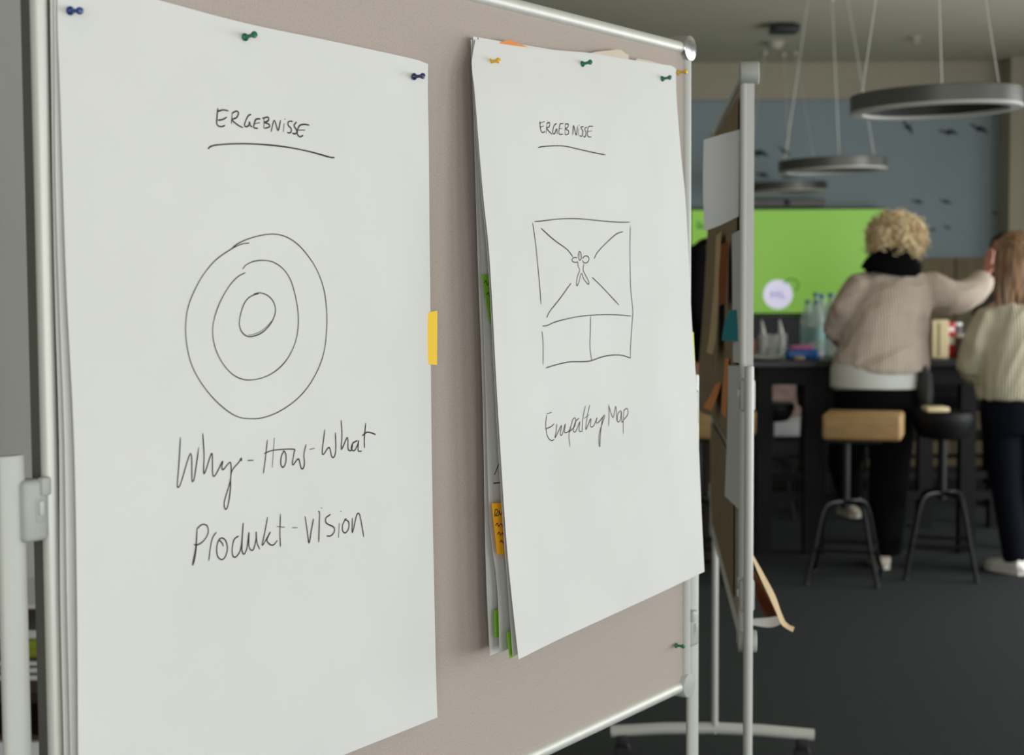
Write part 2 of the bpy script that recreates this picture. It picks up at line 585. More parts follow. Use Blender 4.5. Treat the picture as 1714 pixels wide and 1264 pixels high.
class Sheet:
    def __init__(s, top, right, bottom, left, nu=22, nv=32, wr=0.0012, seed=0, pin=(), conv=None):
        conv = conv or P1
        e = []
        for edge, n in ((top, nu), (right, nv), (bottom, nu), (left, nv)):
            e.append(resample(catmull([conv(*p) for p in edge], 6), n))
        T, R, B, L = e      # top l->r, right t->b, bottom l->r, left t->b
        s.nu, s.nv = nu, nv
        s.g = []
        for j in range(nv):
            v = j / (nv - 1)
            row = []
            for i in range(nu):
                u = i / (nu - 1)
                p = T[i] * (1 - v) + B[i] * v + L[j] * (1 - u) + R[j] * u
                p = p - (T[0] * (1 - u) * (1 - v) + T[-1] * u * (1 - v) + B[0] * (1 - u) * v + B[-1] * u * v)
                fade = min(1, 6 * u, 6 * (1 - u), 6 * v, 6 * (1 - v))
                w = noise.noise(V((u * 3 + seed * 9.1, v * 4, 1.7))) + 0.5 * noise.noise(V((u * 8 + seed * 5.3, v * 9, 4.1))) - 1.1 * abs(noise.noise(V((u * 3.4 + v * 1.2 + seed * 2.2, v * 3.1 - u, 7.7))))
                p = p + N1 * (wr * max(0.0, w + 1.0) * fade)
                for (pu, pv, a, rr) in pin:
                    d = math.hypot((u - pu) * 0.68, (v - pv) * 0.99)
                    p = p - N1 * (a * math.exp(-(d / rr) ** 2))
                row.append(p)
            s.g.append(row)

    def S(s, u, v):
        x = min(max(u, 0), 1) * (s.nu - 1)
        y = min(max(v, 0), 1) * (s.nv - 1)
        i, j = min(int(x), s.nu - 2), min(int(y), s.nv - 2)
        a, b = x - i, y - j
        g = s.g
        return (g[j][i] * (1 - a) + g[j][i + 1] * a) * (1 - b) + (g[j + 1][i] * (1 - a) + g[j + 1][i + 1] * a) * b

    def find(s, px, py):
        u, v = 0.5, 0.5
        h = 1e-3
        for _ in range(14):
            a = proj(s.S(u, v))
            bu = proj(s.S(u + h, v)) if u < 0.99 else None
            if bu is None:
                bu = [2 * a[k] - proj(s.S(u - h, v))[k] for k in (0, 1)]
            bv = proj(s.S(u, v + h)) if v < 0.99 else [2 * a[k] - proj(s.S(u, v - h))[k] for k in (0, 1)]
            J = ((bu[0] - a[0]) / h, (bv[0] - a[0]) / h, (bu[1] - a[1]) / h, (bv[1] - a[1]) / h)
            D = J[0] * J[3] - J[1] * J[2]
            ex, ey = px - a[0], py - a[1]
            if abs(ex) + abs(ey) < 0.02:
                break
            u += (J[3] * ex - J[1] * ey) / D
            v += (J[0] * ey - J[2] * ex) / D
            u, v = min(max(u, 0), 1), min(max(v, 0), 1)
        return s.S(u, v)

    def mesh(s, name, m, label, cat='paper', group=None, parent=None):
        o = build(name, paper_mb(s.g), m, parent, smooth=False)
        for p in o.data.polygons:
            p.use_smooth = True
        if label:
            tag(o, label, cat, group)
        s.o = o
        return o

    def strokes(s, name, lines, parent, org=(0, 0), k=1.0, w=2.6, m=None, lift=0.0008, label=None, nrm=None):
        """lines: each a list of pixel points, or (list, width factor)"""
        nrm = nrm or N1
        mb = MB()
        for ln in lines:
            wf = 1.0
            if isinstance(ln, tuple):
                ln, wf = ln
            pts = [V((org[0] + x / k, org[1] + y / k, 0)) for x, y in ln]
            if len(pts) == 1:
                pts = [pts[0] + V((-0.8, 0, 0)), pts[0] + V((0.8, 0.4, 0))]
            pts = catmull(pts, 5)
            P = [s.find(p.x, p.y) for p in pts]
            n = len(P)
            vv, ff = [], []
            for i in range(n):
                t = (P[min(i + 1, n - 1)] - P[max(i - 1, 0)])
                if t.length < 1e-7:
                    t = T1.copy()
                sd = nrm.cross(t.normalized())
                dist = (P[i] - CAM).length
                hw = w * wf * dist / FPX / 2
                hw *= 0.86 + 0.22 * noise.noise(V((i * 0.13, len(mb.v) * 0.01, 3)))
                if i in (0, n - 1):
                    hw *= 0.55
                q = P[i] + nrm * lift
                vv += [q + sd * hw, q - sd * hw]
                if i:
                    a = 2 * i
                    ff.append((a - 2, a - 1, a + 1, a))
            mb.add(vv, ff)
        return build(name, mb, m or INK, parent, smooth=False)


# --- left stack -----------------------------------------------------
lt = [(97, -43), (261, -1), (400, 36), (560, 70), (690, 98), (717, 107)]
lr = [(717, 107), (718, 300), (720, 500), (723, 800), (729, 1100), (732, 1201)]
lb = [(134, 1440), (400, 1336), (575, 1264), (660, 1230), (732, 1201)]
ll = [(97, -43), (98, 60), (105, 300), (112, 500), (124, 740), (129, 1000), (131, 1264), (134, 1440)]


def nn(edge, n0, n1):
    return [(p[0], p[1], n0 + (n1 - n0) * i / (len(edge) - 1)) for i, p in enumerate(edge)]


left_front = Sheet(nn(lt, .0165, .0165), nn(lr, .0165, .027), nn(lb, .037, .027), nn(ll, .0165, .037), 34, 48, 0.0042, 1, pin=[(.05, .05, .002, .05), (.5, .03, .002, .05), (.95, .04, .002, .05)])
lf = left_front.mesh('flipchart_sheet', PAPER, 'white flipchart sheet with three hand-drawn rings, captioned Why-How-What', group='flipchart sheets on the near pinboard')


def sh(edge, dx, dy, n0, n1):
    return [(p[0] + dx, p[1] + dy, n0 + (n1 - n0) * i / (len(edge) - 1)) for i, p in enumerate(edge)]


ll2 = [(90, -43), (91, 60), (93, 300), (99, 500), (108, 740), (112, 1000), (118, 1264), (122, 1440)]
ll3 = [(84, -43), (85, 60), (88, 300), (92, 500), (99, 740), (101, 1000), (107, 1264), (110, 1440)]
lt2 = [(90, -42), (255, 1), (395, 37), (555, 71), (685, 99), (714, 106)]
lt3 = [(84, -40), (255, 2), (395, 38), (555, 72), (685, 100), (713, 107)]
lb2 = [(122, 1440), (400, 1336), (575, 1262), (660, 1228), (724, 1199)]
lb3 = [(110, 1440), (400, 1337), (575, 1260), (660, 1226), (722, 1197)]
lr2 = [(714, 106), (716, 300), (716, 500), (719, 800), (724, 1100), (724, 1199)]
lr3 = [(713, 107), (714, 300), (714, 500), (716, 800), (721, 1100), (722, 1197)]
Sheet(nn(lt2, .0135, .0135), nn(lr2, .0135, .018), nn(lb2, .026, .018), nn(ll2, .0135, .026), 18, 24, 0.0006, 2).mesh('flipchart_sheet', PAPER, 'blank white sheet pinned second, just behind the three-ring drawing sheet', group='flipchart sheets on the near pinboard')
Sheet(nn(lt3, .0115, .0115), nn(lr3, .0115, .012), nn(lb3, .018, .012), nn(ll3, .0115, .018), 18, 24, 0.0006, 3).mesh('flipchart_sheet', PAPER, 'rearmost white sheet of the ring-drawing stack, its edge beside the left frame', group='flipchart sheets on the near pinboard')

K1 = dict(org=(280, 160), k=4.761)
left_front.strokes('heading_text', [
    [(400, 100), (394, 170), (393, 230), (425, 248), (458, 238)], [(398, 127), (440, 115), (485, 122)], [(400, 197), (440, 190), (472, 172)],
    [(515, 140), (508, 225)], [(512, 142), (545, 125), (565, 138), (550, 175), (515, 195), (560, 235), (600, 256)],
    [(665, 150), (640, 165), (614, 225), (620, 248), (645, 240), (652, 210), (660, 240), (674, 250)],
    [(740, 186), (705, 190), (690, 225), (687, 255), (720, 262)], [(690, 226), (735, 216)],
    [(768, 175), (768, 262)], [(755, 182), (800, 173), (802, 200), (772, 215), (806, 228), (810, 250), (772, 262)],
    [(824, 290), (850, 198), (880, 278), (900, 196)],
    [(928, 222), (922, 290)], [(936, 188)],
    [(998, 205), (965, 208), (960, 235), (985, 265), (980, 295), (953, 296)],
    [(1028, 210), (1008, 240), (1030, 280), (1018, 305), (995, 300)],
    [(1130, 236), (1085, 230), (1052, 240), (1035, 275), (1035, 310), (1055, 328), (1080, 318)], [(1036, 276), (1095, 275)]], lf, w=2.9, **K1)
left_front.strokes('underline', [[(322, 425), (345, 405), (400, 393), (520, 385), (650, 385), (780, 392), (930, 408), (1080, 435), (1200, 465), (1280, 488), (1310, 494), (1330, 493)]], lf, w=2.9, **K1)
K2 = dict(org=(280, 380), k=3.717)
left_front.strokes('ring_drawing', [
    [(400, 132), (440, 102), (520, 68), (630, 45), (720, 55), (800, 100), (870, 175), (930, 270), (970, 380), (988, 500), (990, 620), (978, 750), (945, 865), (880, 985), (800, 1075), (700, 1145), (600, 1185), (520, 1193), (440, 1182), (360, 1135), (270, 1050), (190, 940), (140, 830), (115, 700), (113, 590), (130, 490), (165, 400), (220, 300), (300, 205), (400, 135), (460, 107), (508, 100)],
    [(467, 262), (490, 235), (540, 213), (600, 208), (660, 220), (720, 262), (765, 330), (795, 430), (812, 540), (810, 640), (790, 730), (745, 820), (680, 890), (600, 935), (510, 952), (440, 938), (380, 895), (325, 820), (290, 730), (280, 640), (293, 560), (325, 470), (375, 380), (430, 315), (485, 283)],
    ([(535, 418), (575, 410), (620, 425), (655, 460), (671, 510), (662, 560), (635, 610), (590, 655), (540, 678), (495, 680), (460, 650), (446, 600), (455, 540), (475, 480), (505, 440), (545, 420), (565, 416)], 1.15),
    ([(660, 570), (630, 606), (585, 645), (535, 668), (500, 674)], 0.5)], lf, w=2.0, **K2)
K3 = dict(org=(280, 690), k=4.681)
left_front.strokes('caption_text', [
    [(100, 197), (90, 380), (76, 560), (82, 588), (105, 550), (180, 322), (190, 525), (200, 538), (212, 500), (244, 275)],
    [(275, 165), (285, 330), (285, 485), (338, 336), (350, 345), (353, 485), (375, 492), (430, 385), (424, 430), (436, 450), (482, 396), (495, 405), (497, 470), (488, 550), (455, 660), (442, 720), (455, 762), (475, 720), (492, 600), (500, 470), (560, 390), (577, 360), (579, 385)],
    ([(628, 378), (672, 377)], 1.6),
    [(782, 215), (765, 370), (750, 480)], [(836, 200), (820, 436)], [(755, 325), (830, 298), (985, 290), (990, 320), (978, 390), (985, 412), (1025, 365), (1045, 435), (1062, 440), (1072, 400), (1068, 330), (1085, 252)],
    [(912, 300), (890, 350), (888, 410), (905, 432), (925, 395), (926, 330), (908, 300)],
    [(1113, 292), (1152, 283)],
    [(1232, 135), (1212, 300), (1222, 330), (1265, 275), (1285, 345), (1305, 350), (1318, 290), (1315, 160)],
    [(1360, 62), (1366, 180), (1362, 292), (1402, 205), (1412, 215), (1415, 290), (1440, 298), (1450, 250)],
    [(1487, 222), (1450, 245), (1440, 290), (1465, 300), (1490, 252), (1497, 222), (1493, 300), (1522, 305)],
    [(1552, 85), (1542, 200), (1543, 282)], [(1525, 185), (1560, 158), (1600, 163), (1630, 176)],
    [(230, 915), (222, 1050), (195, 1195), (212, 1150), (228, 1040)], [(225, 918), (270, 880), (310, 892), (316, 950), (280, 1010), (232, 1040), (206, 1036)],
    [(322, 1165), (335, 1060), (352, 985), (382, 940)],
    [(435, 1052), (428, 1028), (400, 1005), (385, 1060), (390, 1125), (420, 1155), (450, 1135), (468, 1070), (455, 1008), (425, 985), (400, 1000)],
    [(557, 970), (520, 1000), (505, 1080), (514, 1130), (542, 1128), (575, 1060), (592, 868), (584, 1000), (583, 1085), (600, 1112), (622, 1060), (637, 940), (636, 1040), (650, 1078), (672, 1075), (692, 1000), (694, 936), (700, 1020), (722, 1075)],
    [(783, 822), (760, 950), (742, 1045), (805, 938), (778, 1000), (800, 1035), (830, 1040), (860, 1005)],
    [(884, 798), (880, 950), (884, 1055)], [(855, 895), (918, 902)],
    [(975, 905), (1017, 905)],
    [(1077, 815), (1095, 940), (1108, 1025), (1125, 930), (1143, 835)],
    [(1180, 775), (1190, 790), (1188, 880), (1184, 1018)], [(1205, 750)],
    [(1278, 800), (1240, 830), (1245, 870), (1300, 900), (1306, 935), (1280, 968), (1247, 970)],
    [(1345, 870), (1338, 982)], [(1357, 776)],
    [(1400, 830), (1372, 880), (1372, 930), (1395, 945), (1418, 910), (1418, 860), (1385, 838)],
    [(1447, 828), (1447, 945), (1480, 812), (1500, 796), (1515, 850), (1537, 978)]], lf, w=2.6, **K3)

# --- right stack ----------------------------------------------------
rt = [(796, 67), (837, 74), (881, 80), (944, 87), (990, 91), (1032, 97), (1070, 103), (1126, 110), (1132, 115)]
rr = [(1132, 115), (1133.5, 175), (1140, 262), (1147, 330), (1153, 440), (1158, 541), (1163, 608), (1166, 660), (1174, 854), (1179, 957)]
rb = [(868, 1104), (930, 1073), (1010, 1036), (1110, 990), (1179, 957)]
rl = [(796, 67), (790, 107), (794, 145), (802, 250), (810, 340), (820, 440), (832, 661), (846, 883), (856, 994), (868, 1104)]
rf = Sheet(nn(rt, .0188, .0188), nn(rr, .0188, .052), nn(rb, .090, .052), nn(rl, .0188, .090), 34, 48, 0.0056, 5, pin=[(.08, .04, .0026, .05), (.5, .025, .002, .06), (.93, .03, .0026, .05)])
rfo = rf.mesh('flipchart_sheet', PAPER, 'white flipchart sheet with a boxed figure drawing captioned Empathy Map', group='flipchart sheets on the near pinboard')
# directly behind the front sheet
rl4 = [(794, 66), (789, 107), (793, 145), (800, 250), (807, 340), (817, 440), (829, 661), (842, 883), (851, 994), (858, 1099)]
rt4 = [(794, 66), (837, 73), (881, 79), (944, 85), (990, 89), (1032, 96), (1070, 102), (1124, 110)]
rr4 = [(1124, 110), (1131, 175), (1137, 262), (1144, 330), (1148, 440), (1153, 541), (1158, 608), (1163, 660), (1168, 854), (1170, 950)]
rb4 = [(858, 1099), (930, 1068), (1010, 1031), (1110, 985), (1170, 950)]
Sheet(nn(rt4, .0155, .0155), nn(rr4, .0155, .042), nn(rb4, .076, .042), nn(rl4, .0155, .076), 18, 24, 0.001, 6).mesh('flipchart_sheet', PAPER, 'white sheet lying directly against the back of the Empathy Map sheet', group='flipchart sheets on the near pinboard')
rlB = [(792, 61), (791, 100), (796, 200), (806, 440), (813, 661), (818, 838), (823, 910), (833, 983), (836, 1093)]
rtB = [(792, 61), (837, 69), (881, 76), (944, 86), (1032, 97), (1120, 112)]
rrB = [(1120, 112), (1128, 262), (1138, 440), (1146, 608), (1150, 854), (1150, 944)]
rbB = [(836, 1093), (930, 1052), (1050, 995), (1150, 944)]
sb = Sheet(nn(rtB, .0138, .0138), nn(rrB, .0138, .03), nn(rbB, .050, .03), nn(rlB, .0138, .050), 18, 24, 0.001, 7)
sbo = sb.mesh('flipchart_sheet', PAPER, 'white sheet with sticky notes half hidden behind the Empathy Map stack', group='flipchart sheets on the near pinboard')
sb.strokes('marker_lines', [[(838, 768), (827, 795)], [(825, 809), (846, 807)]], sbo, w=4.2)
sb.strokes('punched_hole', [[(799, 63), (800, 66)]], sbo, w=3.0)
rlA = [(788, 66), (789, 100), (793, 200), (800, 440), (808, 661), (813, 938), (820, 1098)]
rtA = [(788, 66), (837, 74), (881, 81), (944, 90), (1032, 99), (1115, 114)]
rrA = [(1115, 114), (1120, 262), (1128, 440), (1134, 608), (1138, 854), (1138, 950)]
rbA = [(820, 1098), (930, 1050), (1050, 995), (1138, 950)]
Sheet(nn(rtA, .0118, .0118), nn(rrA, .0118, .016), nn(rbA, .030, .016), nn(rlA, .0118, .030), 18, 24, 0.0008, 8).mesh('flipchart_sheet', PAPER, 'rearmost white sheet of the Empathy Map stack, its edge against the felt', group='flipchart sheets on the near pinboard')

K4 = dict(org=(860, 180), k=4.214)
rf.strokes('heading_text', [
    [(182, 95), (186, 150), (200, 178), (218, 168)], [(180, 112), (217, 98)], [(188, 138), (210, 130)],
    [(232, 110), (226, 185)], [(231, 112), (250, 107), (248, 135), (230, 148), (268, 190)],
    [(300, 112), (282, 130), (272, 175), (285, 185), (300, 150), (305, 188)],
    [(348, 113), (324, 120), (318, 185), (345, 188)], [(320, 150), (340, 148)],
    [(362, 115), (360, 188)], [(360, 115), (382, 118), (378, 140), (362, 150), (384, 165), (381, 188), (358, 192)],
    [(414, 195), (420, 128), (438, 195), (448, 130)], [(457, 150), (453, 198)], [(458, 124)],
    [(490, 135), (471, 140), (485, 168), (478, 202), (462, 198)], [(514, 138), (498, 150), (508, 180), (500, 208), (488, 202)],
    [(557, 133), (525, 138), (519, 200), (545, 208)], [(520, 170), (550, 165)]], rfo, w=2.1, **K4)
rf.strokes('underline', [[(170, 284), (200, 276), (300, 270), (370, 275), (450, 293), (560, 318), (645, 334)]], rfo, w=2.1, **K4)
rf.strokes('map_drawing', [
    [(894, 371), (907, 370), (931, 367), (955, 366), (979, 367), (1007, 370), (1036, 372), (1054, 372)],
    [(891, 373), (896, 408), (900, 448), (903, 480), (905, 509)],
    [(1054.6, 378), (1054, 417), (1055, 479), (1058.7, 519), (1057.8, 537), (1055, 581), (1054.8, 600)],
    ([(905, 382), (926, 401), (948, 417), (958.5, 430)], 1.2), [(1042, 388), (1031, 392), (1012, 409), (1000, 422), (994, 433)],
    [(955.4, 474), (951, 480), (936, 501), (920, 521), (914.5, 532)], [(990.5, 464), (1007, 480), (1035.5, 510.5)],
    [(907.5, 546), (915, 545), (929, 539), (952, 533), (975, 529), (1002, 527), (1030, 527), (1056, 529)],
    ([(906.6, 554.5), (908.4, 572), (908.6, 611)], 1.0),
    ([(913, 616), (929, 611), (952, 606), (975, 605.5), (988.5, 604), (1007, 597.5), (1025, 594.5), (1041, 595), (1055, 599.5)], 1.15),
    [(988, 529), (987.6, 556), (987, 581), (990, 604)]], rfo, w=1.9)
rf.strokes('figure_drawing', [
    [(460, 1013), (453, 1045), (462, 1078), (475, 1060), (470, 1025), (458, 1012)], [(460, 1030), (465, 1055)],
    [(445, 1060), (420, 1060), (408, 1078), (425, 1092), (450, 1090)],
    [(482, 1066), (500, 1048), (522, 1052), (528, 1075), (512, 1096), (490, 1092), (481, 1075)],
    [(448, 1085), (452, 1120), (462, 1150), (445, 1200), (441, 1255), (455, 1240), (475, 1170), (492, 1210), (523, 1247), (525, 1225), (500, 1175), (487, 1145), (492, 1100)]], rfo, w=1.8, **K4)
K5 = dict(org=(860, 480), k=4.359)
rf.strokes('caption_text', [
    ([(238, 928), (272, 917)], 1.4), [(238, 935), (231, 1010), (243, 1090), (270, 1122), (293, 1115)], [(230, 1038), (270, 1020), (292, 1000)],
    [(312, 1000), (306, 1060), (300, 1102), (346, 1012), (337, 1072), (350, 1080), (374, 1000), (368, 1058), (385, 1064), (410, 1045)],
    [(412, 1020), (400, 1085), (408, 1168)], [(404, 1065), (428, 972), (448, 962), (444, 1015), (408, 1056)],
    [(474, 958), (446, 990), (432, 1048), (450, 1056), (480, 985), (474, 1050), (498, 1056)],
    [(520, 870), (502, 960), (497, 1058)], [(553, 862), (535, 940), (524, 1042), (560, 962), (558, 1018), (580, 1016), (606, 955), (598, 988), (616, 990), (660, 935), (645, 965), (630, 1080), (625, 1168), (618, 1110), (630, 1040), (664, 940)], [(508, 962), (548, 935)],
    [(690, 858), (693, 930), (690, 1018)], [(691, 870), (722, 955), (742, 872), (750, 985)],
    [(778, 902), (757, 930), (756, 985), (776, 970), (782, 905), (786, 985), (795, 980)],
    [(803, 895), (797, 980), (797, 1075)], [(800, 905), (824, 888), (830, 930), (800, 972)]], rfo, w=1.8, **K5)


def note(name, m, corners, label, cat='sticky note', wr=0.0004, lines=None, w=1.8, group=None):
    """corners TL TR BR BL each (px,py,n)"""
    tl, tr, br, bl = corners
    s = Sheet([tl, tr], [tr, br], [bl, br], [tl, bl], 8, 8, wr, len(label))
    o = s.mesh(name, m, label, cat, group)
    if lines:
        s.strokes('handwriting', lines, o, w=w, lift=0.0006)
    return o


G = 'sticky notes on the near pinboard'
note('sticky_note', YELLOW, ((704, 526, .0178), (732, 520, .026), (731.5, 611, .027), (704, 609, .0178)), 'yellow sticky note peeking out behind the ring-drawing sheet right edge', group=G)
note('sticky_note', GREENS, ((806, 459, .036), (845, 466, .037), (846, 553, .036), (821, 543, .036)), 'green sticky note with handwriting, upper left of the Empathy Map stack', lines=[[(810, 474), (813, 470), (815, 478), (818, 472)], [(813, 494), (817, 490), (819, 498)]], group=G)
note('sticky_note', ORANGE, ((823, 843, .052), (880, 838, .053), (882, 930, .055), (832, 928, .054)), 'orange sticky note with four handwritten lines beside the Empathy Map sheet', lines=[
    [(827, 866), (829, 853), (833, 856), (829, 863), (834, 862), (835, 855), (837, 862), (840, 858), (843, 862), (846, 858)],
    [(829, 880), (832, 876), (834, 881), (838, 877), (841, 881), (845, 874)], [(832, 895), (835, 891), (837, 896), (840, 892), (843, 896), (846, 892)], [(836, 908), (839, 905), (842, 909), (845, 906), (848, 909)]], w=2.1, group=G)
note('sticky_note', GREENS, ((827, 1022, .038), (860, 1010, .038), (862, 1058, .040), (828, 1068, .040)), 'green sticky note low on the Empathy Map stack left edge', group=G)
note('sticky_note', GREENS, ((848, 1060, .066), (890, 1045, .068), (890, 1082, .072), (853, 1103, .070)), 'green sticky note tip below the Empathy Map sheet bottom corner', group=G)
note('sticky_note', LIME, ((1130, 560, .024), (1161, 556, .036), (1163.5, 609, .038), (1132, 612, .026)), 'lime sticky note edge behind the Empathy Map sheet right side', group=G)
note('orange_card', ORCARD, ((837, 70.5, .0146), (853, 66.5, .0146), (886, 80, .0146), (838, 84, .0146)), 'orange card scrap sticking up at the top of the Empathy Map stack', 'card')
for top, bot, lab in (([(984, 90), (994, 87.5), (1003, 86), (1018, 84.5), (1034, 83), (1041, 84), (1045, 89), (1052, 91.5)], [(984, 104), (1052, 112)], 'torn beige paper strip above the Empathy Map sheet'),
                      ([(1063, 101), (1068, 98), (1074, 99.5), (1084, 101), (1092, 103), (1102, 105.5), (1112, 109)], [(1063, 116), (1112, 122)], 'short curled beige paper strip above the Empathy Map sheet right pin')):
    e = [[(x, y, .0128) for x, y in q] for q in (top, [top[-1], bot[1]], bot, [top[0], bot[0]])]
    Sheet(e[0], e[1], e[2], e[3], 16, 6, 0.0002, 3).mesh('torn_paper', TORN, lab, 'paper')

# --- pins -----------------------------------------------------------
PINM = {'blue': mat('blue_pin', (24, 60, 128), 0.25), 'navy': mat('navy_pin', (38, 46, 92), 0.25), 'green': mat('green_pin', (16, 108, 74), 0.25), 'yellow': mat('yellow_pin', (226, 178, 44), 0.25)}
for (px, py, n, c, tilt, lab) in (
        (113, 18, .0145, 'blue', -0.10, 'blue push pin at the top left of the ring-drawing sheet'),
        (406, 63.5, .0145, 'green', 0.12, 'green push pin at the top middle of the ring-drawing sheet'),
        (689, 128.5, .0145, 'navy', -0.02, 'navy push pin at the top right of the ring-drawing sheet'),
        (816, 104, .0165, 'yellow', 0.05, 'yellow push pin at the top left of the Empathy Map sheet'),
        (971, 108, .0165, 'green', 0.12, 'green push pin at the top middle of the Empathy Map sheet'),
        (1105, 132.5, .0165, 'green', 0.08, 'green push pin at the top right of the Empathy Map sheet'),
        (1132, 122, .001, 'yellow', 0.05, 'yellow push pin in the felt beside the right frame'),
        (1128, 1080, .001, 'green', 0.0, 'green push pin low in the bare felt near the bottom corner')):
    P = P1(px, py, n)
    ax = (N1 + V((0, 0, tilt))).normalized()
    Mx = Matrix.Translation(P) @ ax.to_track_quat('Z', 'Y').to_matrix().to_4x4()
    k = 1.0
    o = build('push_pin', MB().lathe([(0.0015, 0.003), (0.0046, 0.0034), (0.005, 0.0045), (0.0045, 0.006), (0.0026, 0.0075), (0.0022, 0.012), (0.0027, 0.0155), (0.0039, 0.0175), (0.0042, 0.0195), (0.0036, 0.0212), (0.0012, 0.0218)], 18, Mx), PINM[c])
    tag(o, lab, 'push pin', 'push pins on the near pinboard')
    build('needle', MB().loft([Mx @ V((0, 0, -0.009)), Mx @ V((0, 0, 0.004))], 0.0006, 8), STEEL, o)


# ================================================================== PAPERS ON THE SECOND BOARD
def sheet2(name, m, rows, label, cat='paper', group=None, lines=None, n=10):
    """rows: list of rows (top to bottom) of world points; smooth surface through them"""
    R = [resample(catmull(r, 6), n) for r in rows]
    cols = [resample(catmull([r[i] for r in R], 6), n) for i in range(n)]
    o = build(name, paper_mb([[cols[i][j] for i in range(n)] for j in range(n)], 0.0006), m, smooth=False)
    for p in o.data.polygons:
        p.use_smooth = True
    return tag(o, label, cat, group)


zt2, zb2 = ZT - 0.03, ZT - BH + 0.03
G2 = 'papers on the second pinboard'


def W2(px, py, s):
    """point in the cross-section of the second board at s along it"""
    d = ray(px, py)
    t = ((c2 + T2 * s) - CAM).dot(T2) / d.dot(T2)
    return CAM + d * t


sheet2('kraft_paper', KRAFT, [[L2(-.58, zt2, .004), L2(-.3, zt2, .006), L2(.1, zt2, .008)], [L2(-.58, 1.45, .006), L2(-.3, 1.45, .010), L2(.1, 1.47, .018)], [L2(-.58, 1.1, .006), L2(-.3, 1.1, .012), L2(.1, 1.12, .03)]], 'brown kraft paper sheet on the upper near half of the second pinboard', group=G2)
sheet2('kraft_paper', KRAFT, [[L2(.12, zt2, .006), L2(.40, zt2 + .01, .01), L2(.71, zt2, .008)], [L2(.12, 1.4, .012), L2(.40, 1.42, .022), L2(.71, 1.42, .03)], [L2(.12, 1.12, .014), L2(.40, 1.10, .035), L2(.71, 1.09, .055)]], 'brown kraft paper sheet bulging at the far upper part of the second pinboard', group=G2)
sheet2('kraft_paper', KRAFT, [[L2(-.45, 1.06, .004), L2(.1, 1.06, .005), L2(.71, 1.05, .008)], [L2(-.45, .90, .004), L2(.1, .90, .006), L2(.71, .90, .01)], [L2(-.45, zb2, .004), L2(.1, zb2, .005), L2(.71, zb2, .006)]], 'large kraft paper sheet covering the lower half of the second pinboard', group=G2)
sheet2('paper_sheet', WCARD, [[W2(1178, 234, -.63), W2(1208, 225, -.66), W2(1238, 217, -.70)], [W2(1176.5, 310, -.63), W2(1206, 303, -.66), W2(1237.5, 290, -.70)], [W2(1179, 387, -.63), W2(1206, 377, -.66), W2(1236.5, 362, -.70)]], 'white sheet curling away from the upper near edge of the second pinboard', group=G2)
sheet2('paper_strip', WCARD, [[W2(1225, 392, -.60), W2(1238.5, 385, -.715)], [W2(1226, 500, -.60), W2(1239, 500, -.715)], [W2(1227, 606, -.60), W2(1239.5, 608, -.715)]], 'narrow white card with lettering below the curling sheet on the second pinboard', group=G2)
sheet2('paper_strip', WCARD, [[W2(1219, 612, -.50), W2(1240, 612, -.715)], [W2(1217, 730, -.48), W2(1240, 730, -.715)], [W2(1213, 830, -.46), W2(1239, 855, -.715)]], 'pale grey sheet hanging on the lower near part of the second pinboard', group=G2)
sheet2('sticky_note', TEAL, [[W2(1219, 521, -.60), W2(1239, 517, -.69)], [W2(1212, 545, -.58), W2(1238, 541, -.69)], [W2(1208, 570, -.57), W2(1235, 571, -.68)]], 'teal sticky note standing off the second pinboard', 'sticky note')
sheet2('orange_card', ORCARD, [[W2(1198, 643, .0), W2(1207, 640, -.15)], [W2(1189, 662, .0), W2(1200, 664, -.15)], [W2(1177, 682, .0), W2(1190, 688, -.15)]], 'orange card curling off the far lower side of the second pinboard', 'card')
sheet2('orange_card', ORCARD, [[W2(1214, 600, -.3), W2(1220, 600, -.4)], [W2(1210, 650, -.3), W2(1218, 652, -.4)], [W2(1207, 690, -.3), W2(1215, 700, -.4)]], 'narrow orange card in the middle of the second pinboard', 'card')
sheet2('brown_card', BROWNC, [[W2(1207, 410, -.30), W2(1219, 402, -.45)], [W2(1203, 470, -.30), W2(1216, 470, -.45)], [W2(1205, 512, -.30), W2(1214, 508, -.45)]], 'rust brown card under the curling white sheet of the second pinboard', 'card')
sheet2('kraft_strip', KRAFTL, [[W2(1199, 395, .0), W2(1207, 388, -.2)], [W2(1195, 480, .0), W2(1203, 480, -.2)], [W2(1188, 560, .0), W2(1198, 565, -.2)], [W2(1183, 590, .0), W2(1192, 594, -.2)]], 'light kraft strip curling along the far side of the second pinboard', group=G2)


# hanging on the far (right) face
def Rr(s, z, m):
    return c2 + T2 * s + N2 * (0.0175 + m) + V((0, 0, z))


sheet2('kraft_paper', KRAFTL, [[W2(1257, 930, -.70), W2(1258, 925, -.60)], [W2(1272, 966, -.70), W2(1279, 962, -.60)], [W2(1288, 1000, -.70), W2(1297, 996, -.60)], [W2(1300, 1027, -.70), W2(1307, 1024, -.60)], [W2(1309, 1047, -.70), W2(1316, 1043, -.61)], [W2(1327, 1058, -.70), W2(1330, 1050, -.62)]], 'light kraft sheet curling off the lower edge of the second pinboard back', group=G2, n=16)
sheet2('brown_card', BROWNC, [[W2(1257, 975, -.30), W2(1262, 955, -.5)], [W2(1268, 1005, -.30), W2(1282, 993, -.5)], [W2(1282, 1034, -.30), W2(1302, 1030, -.5)]], 'rust brown card hanging behind the curling kraft sheet', 'card')
sheet2('paper_sheet', WCARD, [[W2(1257, 1036, -.10), W2(1258, 1046, -.25)], [W2(1288, 1034, -.10), W2(1290, 1050, -.25)], [W2(1310, 1030, -.10), W2(1312, 1042, -.25)]], 'small white sheet below the rust brown card on the pinboard back', group=G2)
